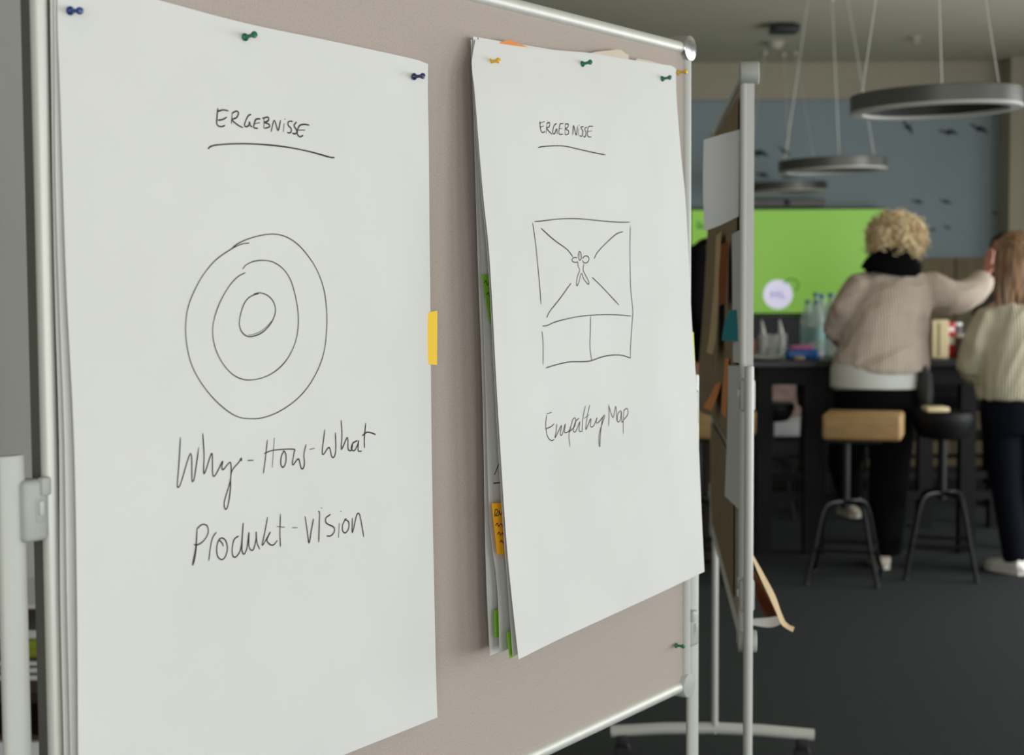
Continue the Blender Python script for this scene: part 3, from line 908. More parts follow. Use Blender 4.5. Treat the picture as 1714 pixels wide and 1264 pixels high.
q0, q1 = W2(1240, 1082, -.73), W2(1240, 1044, -.73)
o = build('paper_tab', MB().rbox(tuple(q0 - V((.005, .004, 0))), tuple(q1 + V((.005, .03, 0))), 0.002, 1), WCARD)
tag(o, 'small white tab clipped to the bottom edge of the second pinboard', 'tag')


# ================================================================== RING LAMPS
RINGM = mat('dark_bronze_metal', (84, 84, 80), 0.36, metal=0.5, var=0.05)
DIFF = mat('lamp_diffuser', (168, 168, 163), 0.5, var=0.02)
CORDM = mat('steel_cord', (196, 194, 184), 0.4, metal=0.3)
BLKBOX = mat('black_box', (20, 24, 24), 0.5)


def ring_mb(ro, ri, z0, z1, n=64):
    v, f = [], []
    b = 0.003
    prof = [(ro - b, z0), (ro, z0 + b), (ro, z1 - b), (ro - b, z1), (ri + b, z1), (ri, z1 - b), (ri, z0 + b), (ri + b, z0)]
    m = len(prof)
    for k in range(n):
        w = 2 * math.pi * k / n
        for r, z in prof:
            v.append(V((r * math.cos(w), r * math.sin(w), z)))
    for k in range(n):
        for i in range(m):
            k2, i2 = (k + 1) % n, (i + 1) % m
            f.append((k * m + i, k2 * m + i, k2 * m + i2, k * m + i2))
    return MB().add(v, f)


def make_lamp(zc):
    root = empty('ring_lamp', (0, 0, 0))
    hz = CEIL - zc
    rg = build('ring', ring_mb(0.31, 0.265, -0.028, 0.034), RINGM, root, local=True)
    build('diffuser', ring_mb(0.3105, 0.2645, -0.036, -0.022), DIFF, root, local=True)
    build('inner_band', ring_mb(0.2652, 0.2615, -0.020, 0.0335), BLKMET, root, local=True)
    for a in (70, 20, 190):
        w = math.radians(a)
        build('cord', MB().loft([(0.288 * math.cos(w), 0.288 * math.sin(w), 0.033), (0.12 * math.cos(w), 0.12 * math.sin(w), hz)], 0.0026, 8), CORDM, root, local=True)
        build('cord_clip', MB().lathe([(0.006, 0.03), (0.006, 0.05), (0.003, 0.056)], 10, Matrix.Translation((0.288 * math.cos(w), 0.288 * math.sin(w), 0))), CORDM, root, local=True)
        build('cord_anchor', MB().lathe([(0.008, hz - 0.022), (0.012, hz - 0.018), (0.014, hz)], 12, Matrix.Translation((0.12 * math.cos(w), 0.12 * math.sin(w), 0))), CORDM, root, local=True)
    return root


lp = at(1566, 171, 5.9)
lamp = make_lamp(lp.z)
for i, (px, py, Y, lab) in enumerate(((1566, 171, 5.9, 'large dark ring pendant lamp nearest the camera, hanging highest in view'), (1393, 274, 9.25, 'dark ring pendant lamp in the middle of the row, above the tall table'), (1312, 313, 11.6, 'dark ring pendant lamp farthest away, in front of the green screen'))):
    o = lamp if i == 0 else copy_tree(lamp)
    p = at(px, py, Y)
    o.location = (p.x, p.y, lp.z)
    tag(o, lab, 'pendant lamp', 'ring pendant lamps')
    o.rotation_euler = (0, math.radians(-1.6), 0)
# ceiling fittings
CFIT = mat('ceiling_fitting', (176, 171, 156), 0.6)
def on_ceil(px, py):
    d = ray(px, py)
    return CAM + d * ((CEIL - CAMH) / d.z)


p = on_ceil(1313, 40)
root = empty('ceiling_projector_box', p, label='flat black box fixed to the ceiling', cat='ceiling box')
build('housing', MB().rbox((-.088, -.09, -.058), (.088, .09, -.012), .008, 2), BLKBOX, root, local=True)
build('mounting_plate', MB().rbox((-.06, -.06, -.014), (.06, .06, 0), .003, 1), BLKBOX, root, local=True)
p = on_ceil(1297, 70)
root = empty('smoke_detector', p, label='round white smoke detector on the ceiling behind the black box', cat='smoke detector')
build('cover', MB().lathe([(.02, -.052), (.04, -.046), (.055, -.03), (.058, -.012)], 24), CFIT, root, local=True)
build('base', MB().lathe([(.066, -.014), (.07, -.01), (.07, 0)], 24), CFIT, root, local=True)
p = on_ceil(1532, 62)
root = empty('ceiling_sprinkler', p, label='small pale sprinkler head on the ceiling left of the near lamp cords', cat='sprinkler')
build('cover', MB().lathe([(.012, -.045), (.03, -.04), (.03, -.03), (.012, -.026), (.012, -.01)], 18), CFIT, root, local=True)
build('base', MB().lathe([(.035, -.012), (.04, -.008), (.04, 0)], 18), CFIT, root, local=True)

# ================================================================== SCREEN AND CABINET AT THE BACK
SCRN = mat('green_screen_picture', (136, 192, 70), 0.4, var=0.012, scale=1.2, emit=0.40)
SCRW = mat('screen_white_disc', (226, 222, 246), 0.4, var=0.0, emit=0.5)
SCRT = mat('screen_lettering', (150, 146, 190), 0.4, var=0.0, emit=0.6)
SCRD = mat('screen_dark_mark', (60, 120, 50), 0.4, var=0.0, emit=0.6)
YT = RY1 - 0.13
a, b = at(1157, 352, YT), at(1480, 523, YT)
root = empty('television', ((a.x + b.x) / 2, YT, b.z), label='large wall screen showing a plain bright green picture with a white disc', cat='television')
e = 0.012
build('bezel', MB().rbox((a.x - e, YT, b.z - e), (b.x + e, YT + 0.05, a.z + e), .004, 1), BLKBOX, root)
build('screen', MB().box((a.x, YT - 0.003, b.z), (b.x, YT, a.z)), SCRN, root, smooth=False)
q = at(1302, 493, YT)
build('disc_mark', MB().lathe([(.112, 0), (.112, .002)], 40, Matrix.Translation((q.x, YT - 0.003, q.z)) @ Matrix.Rotation(math.radians(90), 4, 'X')), SCRW, root, smooth=False)
mb = MB()
for (x0, z0, x1, z1) in ((-.055, -.03, -.042, .03), (-.012, -.03, .001, .03), (-.042, -.006, -.012, .007), (.018, -.03, .031, .03), (.031, -.03, .06, -.018)):
    mb.box((q.x + x0, YT - 0.0065, q.z + z0), (q.x + x1, YT - 0.005, q.z + z1))
build('lettering', mb, SCRT, root, smooth=False)
q2 = at(1324, 478, YT)
build('arc_mark', MB().loft([V((q2.x + .055 * math.cos(w), YT - 0.004, q2.z + .05 * math.sin(w))) for w in [math.radians(d) for d in range(-60, 171, 15)]], 0.006, 6), SCRD, root)
q3 = at(1172, 381, YT)
build('corner_mark', MB().box((q3.x - .03, YT - 0.005, q3.z - .008), (q3.x + .03, YT - 0.003, q3.z + .02)).box((q3.x - .03, YT - 0.005, q3.z + .03), (q3.x + .01, YT - 0.003, q3.z + .045)), SCRD, root, smooth=False)
a, b = at(1252, 333, YT), at(1381, 346, YT)
root = empty('video_bar', ((a.x + b.x) / 2, YT, b.z), label='grey video bar mounted above the green screen', cat='video bar')
VBAR = mat('video_bar_cloth', (122, 120, 116), 0.8)
build('housing', MB().rbox((a.x, YT - .03, b.z), (b.x, YT + 0.13, a.z), .02, 3), VBAR, root)
build('lens', MB().lathe([(.02, 0), (.022, .008), (.016, .012)], 18, Matrix.Translation(((a.x + b.x) / 2, YT - .03, (a.z + b.z) / 2)) @ Matrix.Rotation(math.radians(90), 4, 'X')), BLKBOX, root)
a, b = at(1150, 528, YT), at(1328, 600, YT)
root = empty('media_cabinet', ((a.x + b.x) / 2, YT - .15, 0), label='black media cabinet standing under the green screen', cat='cabinet')
zt = a.z
build('body', MB().rbox((a.x, YT - .3, 0.06), (b.x, YT + .05, zt), .006, 1), BLKBOX, root)
build('plinth', MB().box((a.x + .03, YT - .26, 0), (b.x - .03, YT + .02, .06)), BLKBOX, root, smooth=False)
mx = (a.x + b.x) / 2
for x0, x1 in ((a.x + .01, mx - .004), (mx + .004, b.x - .01)):
    d = build('door', MB().rbox((x0, YT - .318, .07), (x1, YT - .3, zt - .02), .003, 1), BLKBOX, root)
    hx = x1 - .04 if x0 < mx - .01 else x0 + .04
    build('handle', MB().loft([(hx, YT - .33, .75), (hx, YT - .33, .95)], .006, 8).box((hx - .004, YT - .33, .76), (hx + .004, YT - .317, .77)).box((hx - .004, YT - .33, .93), (hx + .004, YT - .317, .94)), ALU, d)

# ================================================================== LOW SHELF AT THE LEFT, SEEN PAST THE BOARD'S POST
DKWOOD = mat('dark_walnut', (58, 42, 34), 0.5, var=0.15, scale=20, stretch=(1, 8, 8))
SX0, SX1, SY0, SY1 = -1.74, -1.0, 4.45, 4.85
zS = at(55, 1011, SY0).z
root = empty('low_shelf', ((SX0 + SX1) / 2, (SY0 + SY1) / 2, 0), label='low dark wooden open shelf with a pale top at the left wall', cat='shelf')
build('top_board', MB().box((SX0, SY0 - .01, zS - .012), (SX1, SY1, zS)), WCARD, root, smooth=False)
z1 = at(55, 1039, SY0).z
build('rail', MB().box((SX0 + .02, SY0, z1), (SX1 - .02, SY0 + .02, zS - .012)), DKWOOD, root, smooth=False)
z2a, z2b = at(55, 1146, SY0).z, at(55, 1160, SY0).z
build('shelf_board', MB().box((SX0 + .02, SY0, z2b), (SX1 - .02, SY1 - .02, z2a)), DKWOOD, root, smooth=False)
z3 = at(55, 1236, SY0).z
build('bottom_board', MB().box((SX0 + .02, SY0 + .03, z3 - .015), (SX1 - .02, SY1 - .02, z3)), DKWOOD, root, smooth=False)
build('back_panel', MB().box((SX0 + .02, SY1 - .02, z3), (SX1 - .02, SY1, zS - .012)), DKWOOD, root, smooth=False)
for x in (SX0, SX1 - .02):
    build('side_panel', MB().box((x, SY0, 0), (x + .02, SY1, zS - .012)), DKWOOD, root, smooth=False)
build('plinth', MB().box((SX0 + .02, SY0 + .01, 0), (SX1 - .02, SY0 + .03, z3 - .015)), WCARD, root, smooth=False)
OLIVEG = mat('olive_green_cloth', (142, 152, 40), 0.8)
TAUPE = mat('taupe_cover', (112, 104, 94), 0.7)
# on the shelf board: stack of a taupe folder, a dark book, a green pouch
def book(x0, x1, z0, z1, m, name, label, cat, y0=.03, y1=.3):
    r = empty(name, ((x0 + x1) / 2, SY0 + .15, z0), label=label, cat=cat)
    t = (z1 - z0) * .18
    build('cover', MB().box((x0, SY0 + y0, z0), (x1, SY0 + y1, z0 + t)).box((x0, SY0 + y0, z1 - t), (x1, SY0 + y1, z1)).box((x0, SY0 + y0, z0 + t), (x0 + .008, SY0 + y1, z1 - t)), m, r, smooth=False)
    build('pages', MB().box((x0 + .008, SY0 + y0 + .004, z0 + t), (x1 - .004, SY0 + y1 - .004, z1 - t)), WCARD, r, smooth=False)
h = z2a
book(-1.50, -1.28, h + .0012, h + .022, TAUPE, 'folder', 'taupe folder lying at the bottom of the shelf stack', 'folder')
book(-1.48, -1.29, h + .022, h + .044, DKWOOD, 'book', 'dark book lying on the taupe folder in the low shelf', 'book')
book(-1.49, -1.30, h + .044, h + .062, TAUPE, 'book', 'thin taupe book on the dark book in the low shelf', 'book')
root = empty('green_pouch', (-1.39, SY0 + .16, h + .062), label='olive green cloth pouch on top of the books in the low shelf', cat='pouch')
build('body', MB().rbox((-1.48, SY0 + .04, h + .062), (-1.30, SY0 + .28, h + .118), .02, 3), OLIVEG, root)
build('flap', MB().rbox((-1.47, SY0 + .034, h + .09), (-1.31, SY0 + .16, h + .122), .008, 2), OLIVEG, root)
root = empty('paper_tray', (-1.39, SY0 + .17, h + .122), label='white paper stack at the top of the low shelf pile', cat='paper stack')
build('sheets', MB().box((-1.48, SY0 + .05, h + .122), (-1.30, SY0 + .3, min(h + .145, z1 - .005))), WCARD, root, smooth=False)
build('cover_sheet', MB().box((-1.485, SY0 + .045, min(h + .145, z1 - .005)), (-1.295, SY0 + .3, min(h + .1465, z1 - .0035))), WCARD, root, smooth=False)

# ================================================================== TALL TABLE
TBLK = mat('black_table_laminate', (40, 41, 40), 0.42, var=0.1, scale=30)
TBLK2 = mat('black_table_frame', (8, 8, 9), 0.6, spec=0.25)
TY0, TY1 = 8.3, 9.35
TZ = at(1300, 604, TY0).z
TX0, TX1 = at(1255, 604, TY0).x, at(1790, 604, TY0).x
table = empty('tall_table', ((TX0 + TX1) / 2, (TY0 + TY1) / 2, 0), label='long black bar-height table behind the people, covered with bottles and packets', cat='table')
build('tabletop', MB().rbox((TX0, TY0, TZ - .035), (TX1, TY1, TZ), .004, 1), TBLK, table)
for y in (TY0 + .05, TY1 - .08):
    build('apron', MB().box((TX0 + .05, y, TZ - .13), (TX1 - .05, y + .03, TZ - .035)), TBLK2, table, smooth=False)
lx = at(1362, 700, TY0 + .1).x
for x in (TX0 + .09, lx, at(1618, 700, TY0 + .1).x, TX1 - .09):
    for y in ((TY0 + .1,) if x == lx else (TY0 + .1, TY1 - .1)):
        w = .055 if x == lx else .04
        build('leg', MB().box((x - w, y - .04, 0), (x + w, y + .04, TZ - .035)), TBLK2, table, smooth=False)
for y in (TY0 + .1, TY1 - .1):
    build('foot_rail', MB().box((TX0 + .09, y - .02, .29), (TX1 - .09, y + .02, .33)), TBLK2, table, smooth=False)

# rack behind the table with a white box and a pink speckled cushion
YR = 10.6
x0, x1 = at(1225, 735, YR).x, at(1700, 735, YR).x
zr = at(1320, 732, YR).z
rack = empty('low_rack', ((x0 + x1) / 2, YR + .2, 0), label='low black metal rack of horizontal bars standing beyond the tall table', cat='rack')
build('top', MB().box((x0, YR, zr - .03), (x1, YR + .45, zr)), TBLK2, rack, smooth=False)
for z in (zr * .32, zr * .66):
    build('bar', MB().box((x0 + .04, YR + .01, z - .014), (x1 - .04, YR + .04, z + .014)), TBLK2, rack, smooth=False)
for i in range(4):
    x = x0 + .02 + (x1 - x0 - .04) * i / 3
    for y in (YR + .03, YR + .42):
        build('leg', MB().box((x - .018, y - .018, 0), (x + .018, y + .018, zr - .03)), TBLK2, rack, smooth=False)
PINK = mat('pink_speckled_cloth', (186, 156, 150), 0.9, var=0.25, scale=14)
a, b = at(1288, 700, YR + .05), at(1344, 731, YR + .05)
root = empty('storage_box', ((a.x + b.x) / 2, YR + .2, zr), label='white storage box on the low rack under the pink cushion', cat='box')
build('body', MB().rbox((a.x, YR + .05, zr), (b.x, YR + .35, a.z - .02), .008, 2), WCARD, root)
build('lid', MB().rbox((a.x - .004, YR + .046, a.z - .022), (b.x + .004, YR + .354, a.z), .006, 2), WCARD, root)
c, d = at(1274, 638, YR + .05), at(1344, 700, YR + .05)
root = empty('pink_cushion', ((c.x + d.x) / 2, YR + .2, a.z), label='pink speckled square cushion standing on the white box', cat='cushion')
build('cover', MB().rbox((c.x, YR + .08, a.z), (d.x, YR + .26, c.z), .03, 4), PINK, root)
build('piping', MB().loft([(c.x + .012, YR + .17, a.z + .017), (d.x - .012, YR + .17, a.z + .017), (d.x - .012, YR + .17, c.z - .012), (c.x + .012, YR + .17, c.z - .012), (c.x + .012, YR + .17, a.z + .017)], .016, 8), PINK, root)

# things on the table
def clear(name, col, t):
    """thin clear plastic or glass: part straight through, part pale gloss"""
    m = mat(name, col, 0.15, var=0.03)
    nt = m.node_tree
    tr = nt.nodes.new('ShaderNodeBsdfTransparent')
    mx = nt.nodes.new('ShaderNodeMixShader')
    mx.inputs[0].default_value = t
    nt.links.new(nt.nodes['Principled BSDF'].outputs[0], mx.inputs[1])
    nt.links.new(tr.outputs[0], mx.inputs[2])
    nt.links.new(mx.outputs[0], nt.nodes['Material Output'].inputs[0])
    return m


WATER = clear('bottle_plastic', (196, 216, 208), 0.50)
CAPM = mat('bottle_cap_teal', (104, 140, 142), 0.4)
LABELM = mat('bottle_label', (150, 190, 186), 0.6)
TGLASS = clear('drinking_glass', (214, 220, 216), 0.78)


def ontab(px, py):
    return on_floor(px, py, TZ)


def make_bottle():
    r = empty('water_bottle', (0, 0, 0))
    build('bottle_body', MB().lathe([(.034, 0), (.041, .004), (.042, .02), (.040, .06), (.042, .075), (.042, .19), (.040, .21), (.028, .25), (.015, .275), (.014, .292)], 20), WATER, r, local=True)
    build('bottle_label', MB().lathe([(.0425, .09), (.0428, .091), (.0428, .164), (.0425, .165)], 20), LABELM, r, local=True)
    build('bottle_cap', MB().lathe([(.0155, .29), (.016, .292), (.016, .31), (.0145, .312)], 16), CAPM, r, local=True)
    return r


bot = make_bottle()
bl = ['water bottle at the left of the bottle group on the tall table', 'water bottle at the front of the bottle group beside the beige sweater', 'water bottle in the middle of the bottle group on the tall table', 'water bottle at the back of the bottle group before the green screen', 'water bottle closest to the beige sweater sleeve']
for i, (px, Y, k) in enumerate(((1352, 8.72, 1.0), (1367, 8.64, 1.0), (1376, 8.86, 1.1), (1366, 9.02, 1.12), (1391, 8.72, 1.12))):
    o = bot if i == 0 else copy_tree(bot)
    p = at(px, 580, Y)
    o.location = (p.x, Y, TZ)
    o.scale = (k, k, k)
    tag(o, bl[i], 'bottle', 'water bottles on the tall table')


def make_glass():
    r = build('drinking_glass', MB().lathe([(.024, 0), (.028, .003), (.033, .13), (.031, .13), (.026, .008), (.001, .008)], 20), TGLASS, None, local=True)
    return r


NAP = mat('white_napkin', (240, 240, 235), 0.8)
gl = make_glass()
for i, (px, Y, lab) in enumerate(((1278, 8.60, 'drinking glass holding a white napkin, left of the pair on the table'), (1308, 8.66, 'drinking glass holding a white napkin, right of the pair on the table'), (1293, 8.52, 'empty drinking glass between the two glasses with napkins'))):
    o = gl if i == 0 else copy_tree(gl)
    p = at(px, 580, Y)
    o.location = (p.x, Y, TZ)
    tag(o, lab, 'glass', 'drinking glasses on the tall table')
    if i < 2:
        n = build('napkin', MB().loft([(p.x - .006, Y, TZ + .012), (p.x, Y, TZ + .08), (p.x - .004, Y, TZ + .15), (p.x - .012, Y, TZ + .205)], [(.018, .012), (.028, .018), (.03, .012), (.012, .004)], 12), NAP)
        tag(n, 'folded white napkin standing in the ' + ('left' if i == 0 else 'right') + ' drinking glass', 'napkin', 'napkins in glasses')
CUP = mat('pink_cup', (190, 120, 112), 0.5)
p = at(1255, 580, 8.62)
r = empty('pink_cup', (p.x, 8.62, TZ), label='dull pink cup beside the second pinboard edge on the tall table', cat='cup')
build('body', MB().lathe([(.025, 0), (.032, .004), (.037, .10), (.034, .10), (.029, .008), (.001, .008)], 20), CUP, r, local=True)
build('handle', MB().loft([(-.033, 0, .03), (-.055, 0, .04), (-.057, 0, .065), (-.035, 0, .08)], .006, 8), CUP, r, local=True)
BLUE = mat('blue_packet', (44, 104, 178), 0.4)
PINKP = mat('pink_packet', (206, 112, 160), 0.5)
a = at(1342, 585, 8.5)
r = empty('blue_packet', (a.x, 8.5, TZ), label='long blue packet lying on the tall table before the bottles', cat='packet')
build('wrapper', MB().rbox((-.085, -.05, 0), (.085, .05, .05), .014, 3), BLUE, r, local=True)
build('end_seal', MB().rbox((.078, -.045, .012), (.105, .045, .038), .004, 1), WCARD, r, local=True)
r = empty('pink_packet', (a.x - .005, 8.5, TZ + .05), label='small pink packet lying on the blue packet', cat='packet')
build('wrapper', MB().rbox((-.06, -.035, 0), (.06, .035, .022), .008, 2), PINKP, r, local=True)
build('end_seal', MB().rbox((.055, -.03, .006), (.07, .03, .014), .002, 1), PINKP, r, local=True)
a = at(1338, 598, 8.42)
r = empty('biscuit', (a.x, 8.42, TZ), label='small beige biscuit on the front edge of the tall table', cat='biscuit')
build('biscuit_body', MB().lathe([(.024, 0), (.028, .003), (.028, .012), (.022, .016)], 16), KRAFTL, r, local=True)
a = at(1280, 597, 8.44)
r = empty('glass_plate', (a.x, 8.44, TZ), label='flat pale plate at the front of the tall table beside the pinboard', cat='plate')
build('dish', MB().lathe([(.05, 0), (.06, .004), (.085, .014), (.083, .017), (.058, .008), (.001, .007)], 28), WCARD, r, local=True)
CREAM = mat('cream_carton', (226, 208, 166), 0.6)
REDM = mat('red_carton', (188, 36, 44), 0.5)
a = at(1572, 600, 8.5)
r = empty('cream_carton', (a.x, 8.5, TZ), label='upright cream carton on the tall table between the two women', cat='carton')
build('box', MB().rbox((-.05, -.04, 0), (.04, .04, .205), .004, 1), CREAM, r, local=True)
build('front_stripe', MB().box((-.02, -.042, .01), (-.006, -.04, .19)), mat('olive_stripe', (150, 146, 90), 0.6), r, local=True, smooth=False)
a = at(1590, 600, 8.52)
r = empty('red_packet', (a.x + .005, 8.55, TZ), label='red and white packet standing beside the cream carton', cat='packet')
build('wrapper', MB().rbox((-.024, -.03, 0), (.026, .03, .19), .008, 2), REDM, r, local=True)
build('print_patch', MB().box((-.016, -.0315, .07), (.018, -.03, .11)), WCARD, r, local=True, smooth=False)
build('print_patch', MB().box((-.012, -.0315, .14), (.016, -.03, .165)), WCARD, r, local=True, smooth=False)
JAR = mat('dark_jar_content', (48, 34, 26), 0.4)
for i, (px, Y, hh, lab) in enumerate(((1600, 8.75, .165, 'dark jar with a white lid beside the red packet'), (1611, 8.5, .11, 'small dark jar with a white lid before the brown-haired woman'))):
    p = at(px, 590, Y)
    r = empty('jar', (p.x, Y, TZ), label=lab, cat='jar', group='jars on the tall table')
    build('jar_body', MB().lathe([(.03, 0), (.034, .004), (.034, hh - .02), (.028, hh)], 18), JAR, r, local=True)
    build('jar_lid', MB().lathe([(.03, hh), (.031, hh + .002), (.031, hh + .016), (.029, hh + .018)], 18), WCARD, r, local=True)

# ================================================================== STOOLS
SEATW = mat('light_wood_block', (164, 131, 84), 0.55, var=0.16, scale=10, stretch=(1, 6, 6))
STB = mat('black_stool_metal', (7, 7, 8), 0.45, spec=0.3)
SEATB = mat('black_seat_shell', (8, 8, 9), 0.6, spec=0.25)


def stool_base(root, zs, hub=.40, fr=.235, rot=45):
    build('column', MB().loft([(0, 0, hub - .03), (0, 0, zs)], .022, 14), STB, root, local=True)
    ends = []
    for k in range(4):
        w = math.radians(rot + 90 * k)
        c, s = math.cos(w), math.sin(w)
        pts = catmull([(.0 * c, .0 * s, hub), (.10 * c, .10 * s, hub - .004), (.145 * c, .145 * s, hub - .06), (.19 * c, .19 * s, hub - .23), (fr * c, fr * s, .012)], 5)
        lg = build('leg', MB().loft(pts, .0115, 8), STB, root, local=True)
        build('glide', MB().lathe([(.013, 0), (.015, .002), (.014, .016)], 10, Matrix.Translation((fr * c, fr * s, 0))), BLACKR, lg, local=True)
        ends.append(V((.196 * c, .196 * s, .165)))
    for k in range(4):
        build('rung', MB().loft([ends[k], ends[(k + 1) % 4]], .009, 8), STB, root, local=True)


def make_block_stool():
    r = empty('bar_stool', (0, 0, 0))
    build('seat', MB().rbox((-.185 + .085, -.15, .70), (.185 + .085, .12, .826), .018, 3), SEATW, r, local=True)
    build('seat_plate', MB().box((-.08, -.10, .682), (.17, .10, .70)), STB, r, local=True, smooth=False)
    stool_base(r, .682, .385)
    return r


def make_round_stool():
    r = empty('bar_stool', (0, 0, 0))
    build('seat', MB().lathe([(.07, .68), (.11, .69), (.135, .725), (.15, .77), (.152, .80), (.143, .815), (.10, .808), (.001, .805)], 28), SEATB, r, local=True)
    stool_base(r, .685, .41)
    return r


bs = make_block_stool()
f = on_floor(1414, 971)
bs.location = (f.x, f.y, 0)
bs.rotation_euler = (0, 0, math.radians(-17))
GS = 'bar stools at the tall table'
tag(bs, 'bar stool with a thick light wooden seat behind the blonde woman', 'stool', GS)
bs2 = copy_tree(bs)
f2 = on_floor(1168, 966)
bs2.location = (f2.x, f2.y, 0)
tag(bs2, 'bar stool with a thick wooden seat, half hidden by the second pinboard', 'stool', GS)
rs = make_round_stool()
f3 = on_floor(1575, 963)
rs.location = (f3.x, f3.y, 0)
rs.rotation_euler = (0, 0, math.radians(-15))
tag(rs, 'bar stool with a round black seat between the two women', 'stool', GS)
rs2 = copy_tree(rs)
rs2.location = (at(1290, 800, 9.75).x, 9.75, 0)
rs2.scale = (.95, .95, .86)
tag(rs2, 'bar stool with a round black seat behind the table, in front of the pink cushion', 'stool', GS)
cl = build('folded_cloth', MB().rbox((f3.x - .095, f3.y - .06, .812), (f3.x + .02, f3.y + .06, .84), .012, 3), CREAM)
tag(cl, 'cream folded cloth lying on the round black stool between the women', 'cloth')


# dark upholstered high chairs on the far side of the table
UPH = mat('black_upholstery', (17, 18, 18), 0.85, var=0.2, scale=20, spec=0.15)


def make_chair():
    r = empty('high_chair', (0, 0, 0))
    build('seat', MB().rbox((-.23, -.21, .66), (.23, .21, .75), .03, 3), UPH, r, local=True)
    build('backrest', MB().rbox((-.23, .17, .70), (.23, .235, 1.0), .028, 3), UPH, r, local=True)
    for sx in (-1, 1):
        for sy in (-1, 1):
            build('leg', MB().loft([(sx * .19, sy * .17, .67), (sx * .215, sy * .20, 0)], [.016, .012], 10), STB, r, local=True)
    for sx in (-1, 1):
        build('rung', MB().loft([(sx * .205, -.19, .26), (sx * .205, .19, .26)], .009, 8), STB, r, local=True)
    for sy in (-1, 1):
        build('rung', MB().loft([(-.205, sy * .19, .26), (.205, sy * .19, .26)], .009, 8), STB, r, local=True)
    return r


hc_ = make_chair()
for i, (px, lab) in enumerate(((1405, 'black upholstered high chair beyond the table, hidden behind the blonde woman'), (1588, 'black upholstered high chair beyond the table, seen between the two women'))):
    o = hc_ if i == 0 else copy_tree(hc_)
    o.location = (at(px, 700, 9.72).x, 9.72, 0)
    tag(o, lab, 'chair', 'high chairs beyond the table')


# ================================================================== PEOPLE
SKIN = mat('skin', (214, 152, 136), 0.55, var=0.05, scale=20)
EYE = mat('eye_white', (230, 228, 224), 0.2)
LIP = mat('lip', (170, 92, 88), 0.5)


def remesh(name, mb, m, parent, vox=.008, smooth=3, origin=None):
    o = build(name, mb, m, parent, origin=origin)
    r = o.modifiers.new('r', 'REMESH')
    r.mode = 'VOXEL'
    r.voxel_size = vox
    if smooth:
        s = o.modifiers.new('s', 'SMOOTH')
        s.iterations = smooth
        s.factor = .5
    dg = bpy.context.evaluated_depsgraph_get()
    me = bpy.data.meshes.new_from_object(o.evaluated_get(dg))
    old = o.data
    o.modifiers.clear()
    o.data = me
    bpy.data.meshes.remove(old)
    me.name = name
    if not me.materials:
        me.materials.append(m)
    for p in me.polygons:
        p.use_smooth = True
    return o


def folds(o, amp, ax, sc=7.0, seed=0.0):
    """soft cloth folds running along ax"""
    me = o.data
    ax = V(ax).normalized()
    nrm = [v.normal.copy() for v in me.vertices]
    for v, n in zip(me.vertices, nrm):
        p = v.co - ax * (v.co.dot(ax) * .78)
        f = noise.noise(p * sc + V((seed, 0, 0))) * .7 - abs(noise.noise(p * sc * 1.7 + V((0, seed, 3)))) * .8 + .25
        v.co += n * (amp * f)
    me.update()


def hand(mb, wr, dirv, up, sc=1.0, curl=.25, thumb=1):
    """palm from the wrist along dirv; up = back of the hand; five fingers, unequal and bent"""
    d = dirv.normalized()
    u = (up - d * up.dot(d)).normalized()
    s = d.cross(u)
    mb.loft([wr, wr + d * .03 * sc, wr + d * .065 * sc, wr + d * .088 * sc], [(.026 * sc, .019 * sc), (.036 * sc, .017 * sc), (.041 * sc, .015 * sc), (.038 * sc, .011 * sc)], 12, side=s)
    for k, (off, ln) in enumerate(((-.030, .068), (-.010, .078), (.010, .072), (.030, .056))):
        b = wr + d * .08 * sc + s * off * sc
        pts, q, ang = [b], b.copy(), curl * .5
        for j, fr in enumerate((.45, .31, .24)):
            q = q + (d * math.cos(ang) - u * math.sin(ang) + s * off * 1.6) * (ln * fr * sc)
            pts.append(q.copy())
            ang += curl
        mb.loft(pts, [.0095 * sc, .009 * sc, .008 * sc, .006 * sc], 8)
    b = wr + d * .022 * sc - s * .026 * sc * thumb
    mb.loft([b, b + (d * .7 - s * .75 * thumb) * .034 * sc, b + (d * .95 - s * .85 * thumb) * .058 * sc, b + (d * 1.25 - s * .7 * thumb) * .07 * sc], [.012 * sc, .0115 * sc, .0095 * sc, .007 * sc], 8)


def head_mb(mb, c, fw, up=V((0, 0, 1)), sc=1.0):
    f = (fw - up * fw.dot(up)).normalized()
    s = f.cross(up)
    R = Matrix((s, f, up)).transposed()

    def L(x, y, z):
        return c + R @ V((x, y, z)) * sc
    mb.ell(L(0, -.01, .02), (.076 * sc, .095 * sc, .098 * sc), R)
    mb.ell(L(0, .022, -.05), (.058 * sc, .068 * sc, .07 * sc), R)
    mb.loft([L(0, .085, .01), L(0, .105, -.022), L(0, .088, -.036)], [.009 * sc, .013 * sc, .012 * sc], 8)
    mb.ell(L(0, .084, -.062), (.022 * sc, .012 * sc, .009 * sc), R, 10, 6)
    for k in (-1, 1):
        mb.ell(L(k * .078, -.005, -.01), (.009 * sc, .02 * sc, .032 * sc), R, 10, 8)
    return L, R


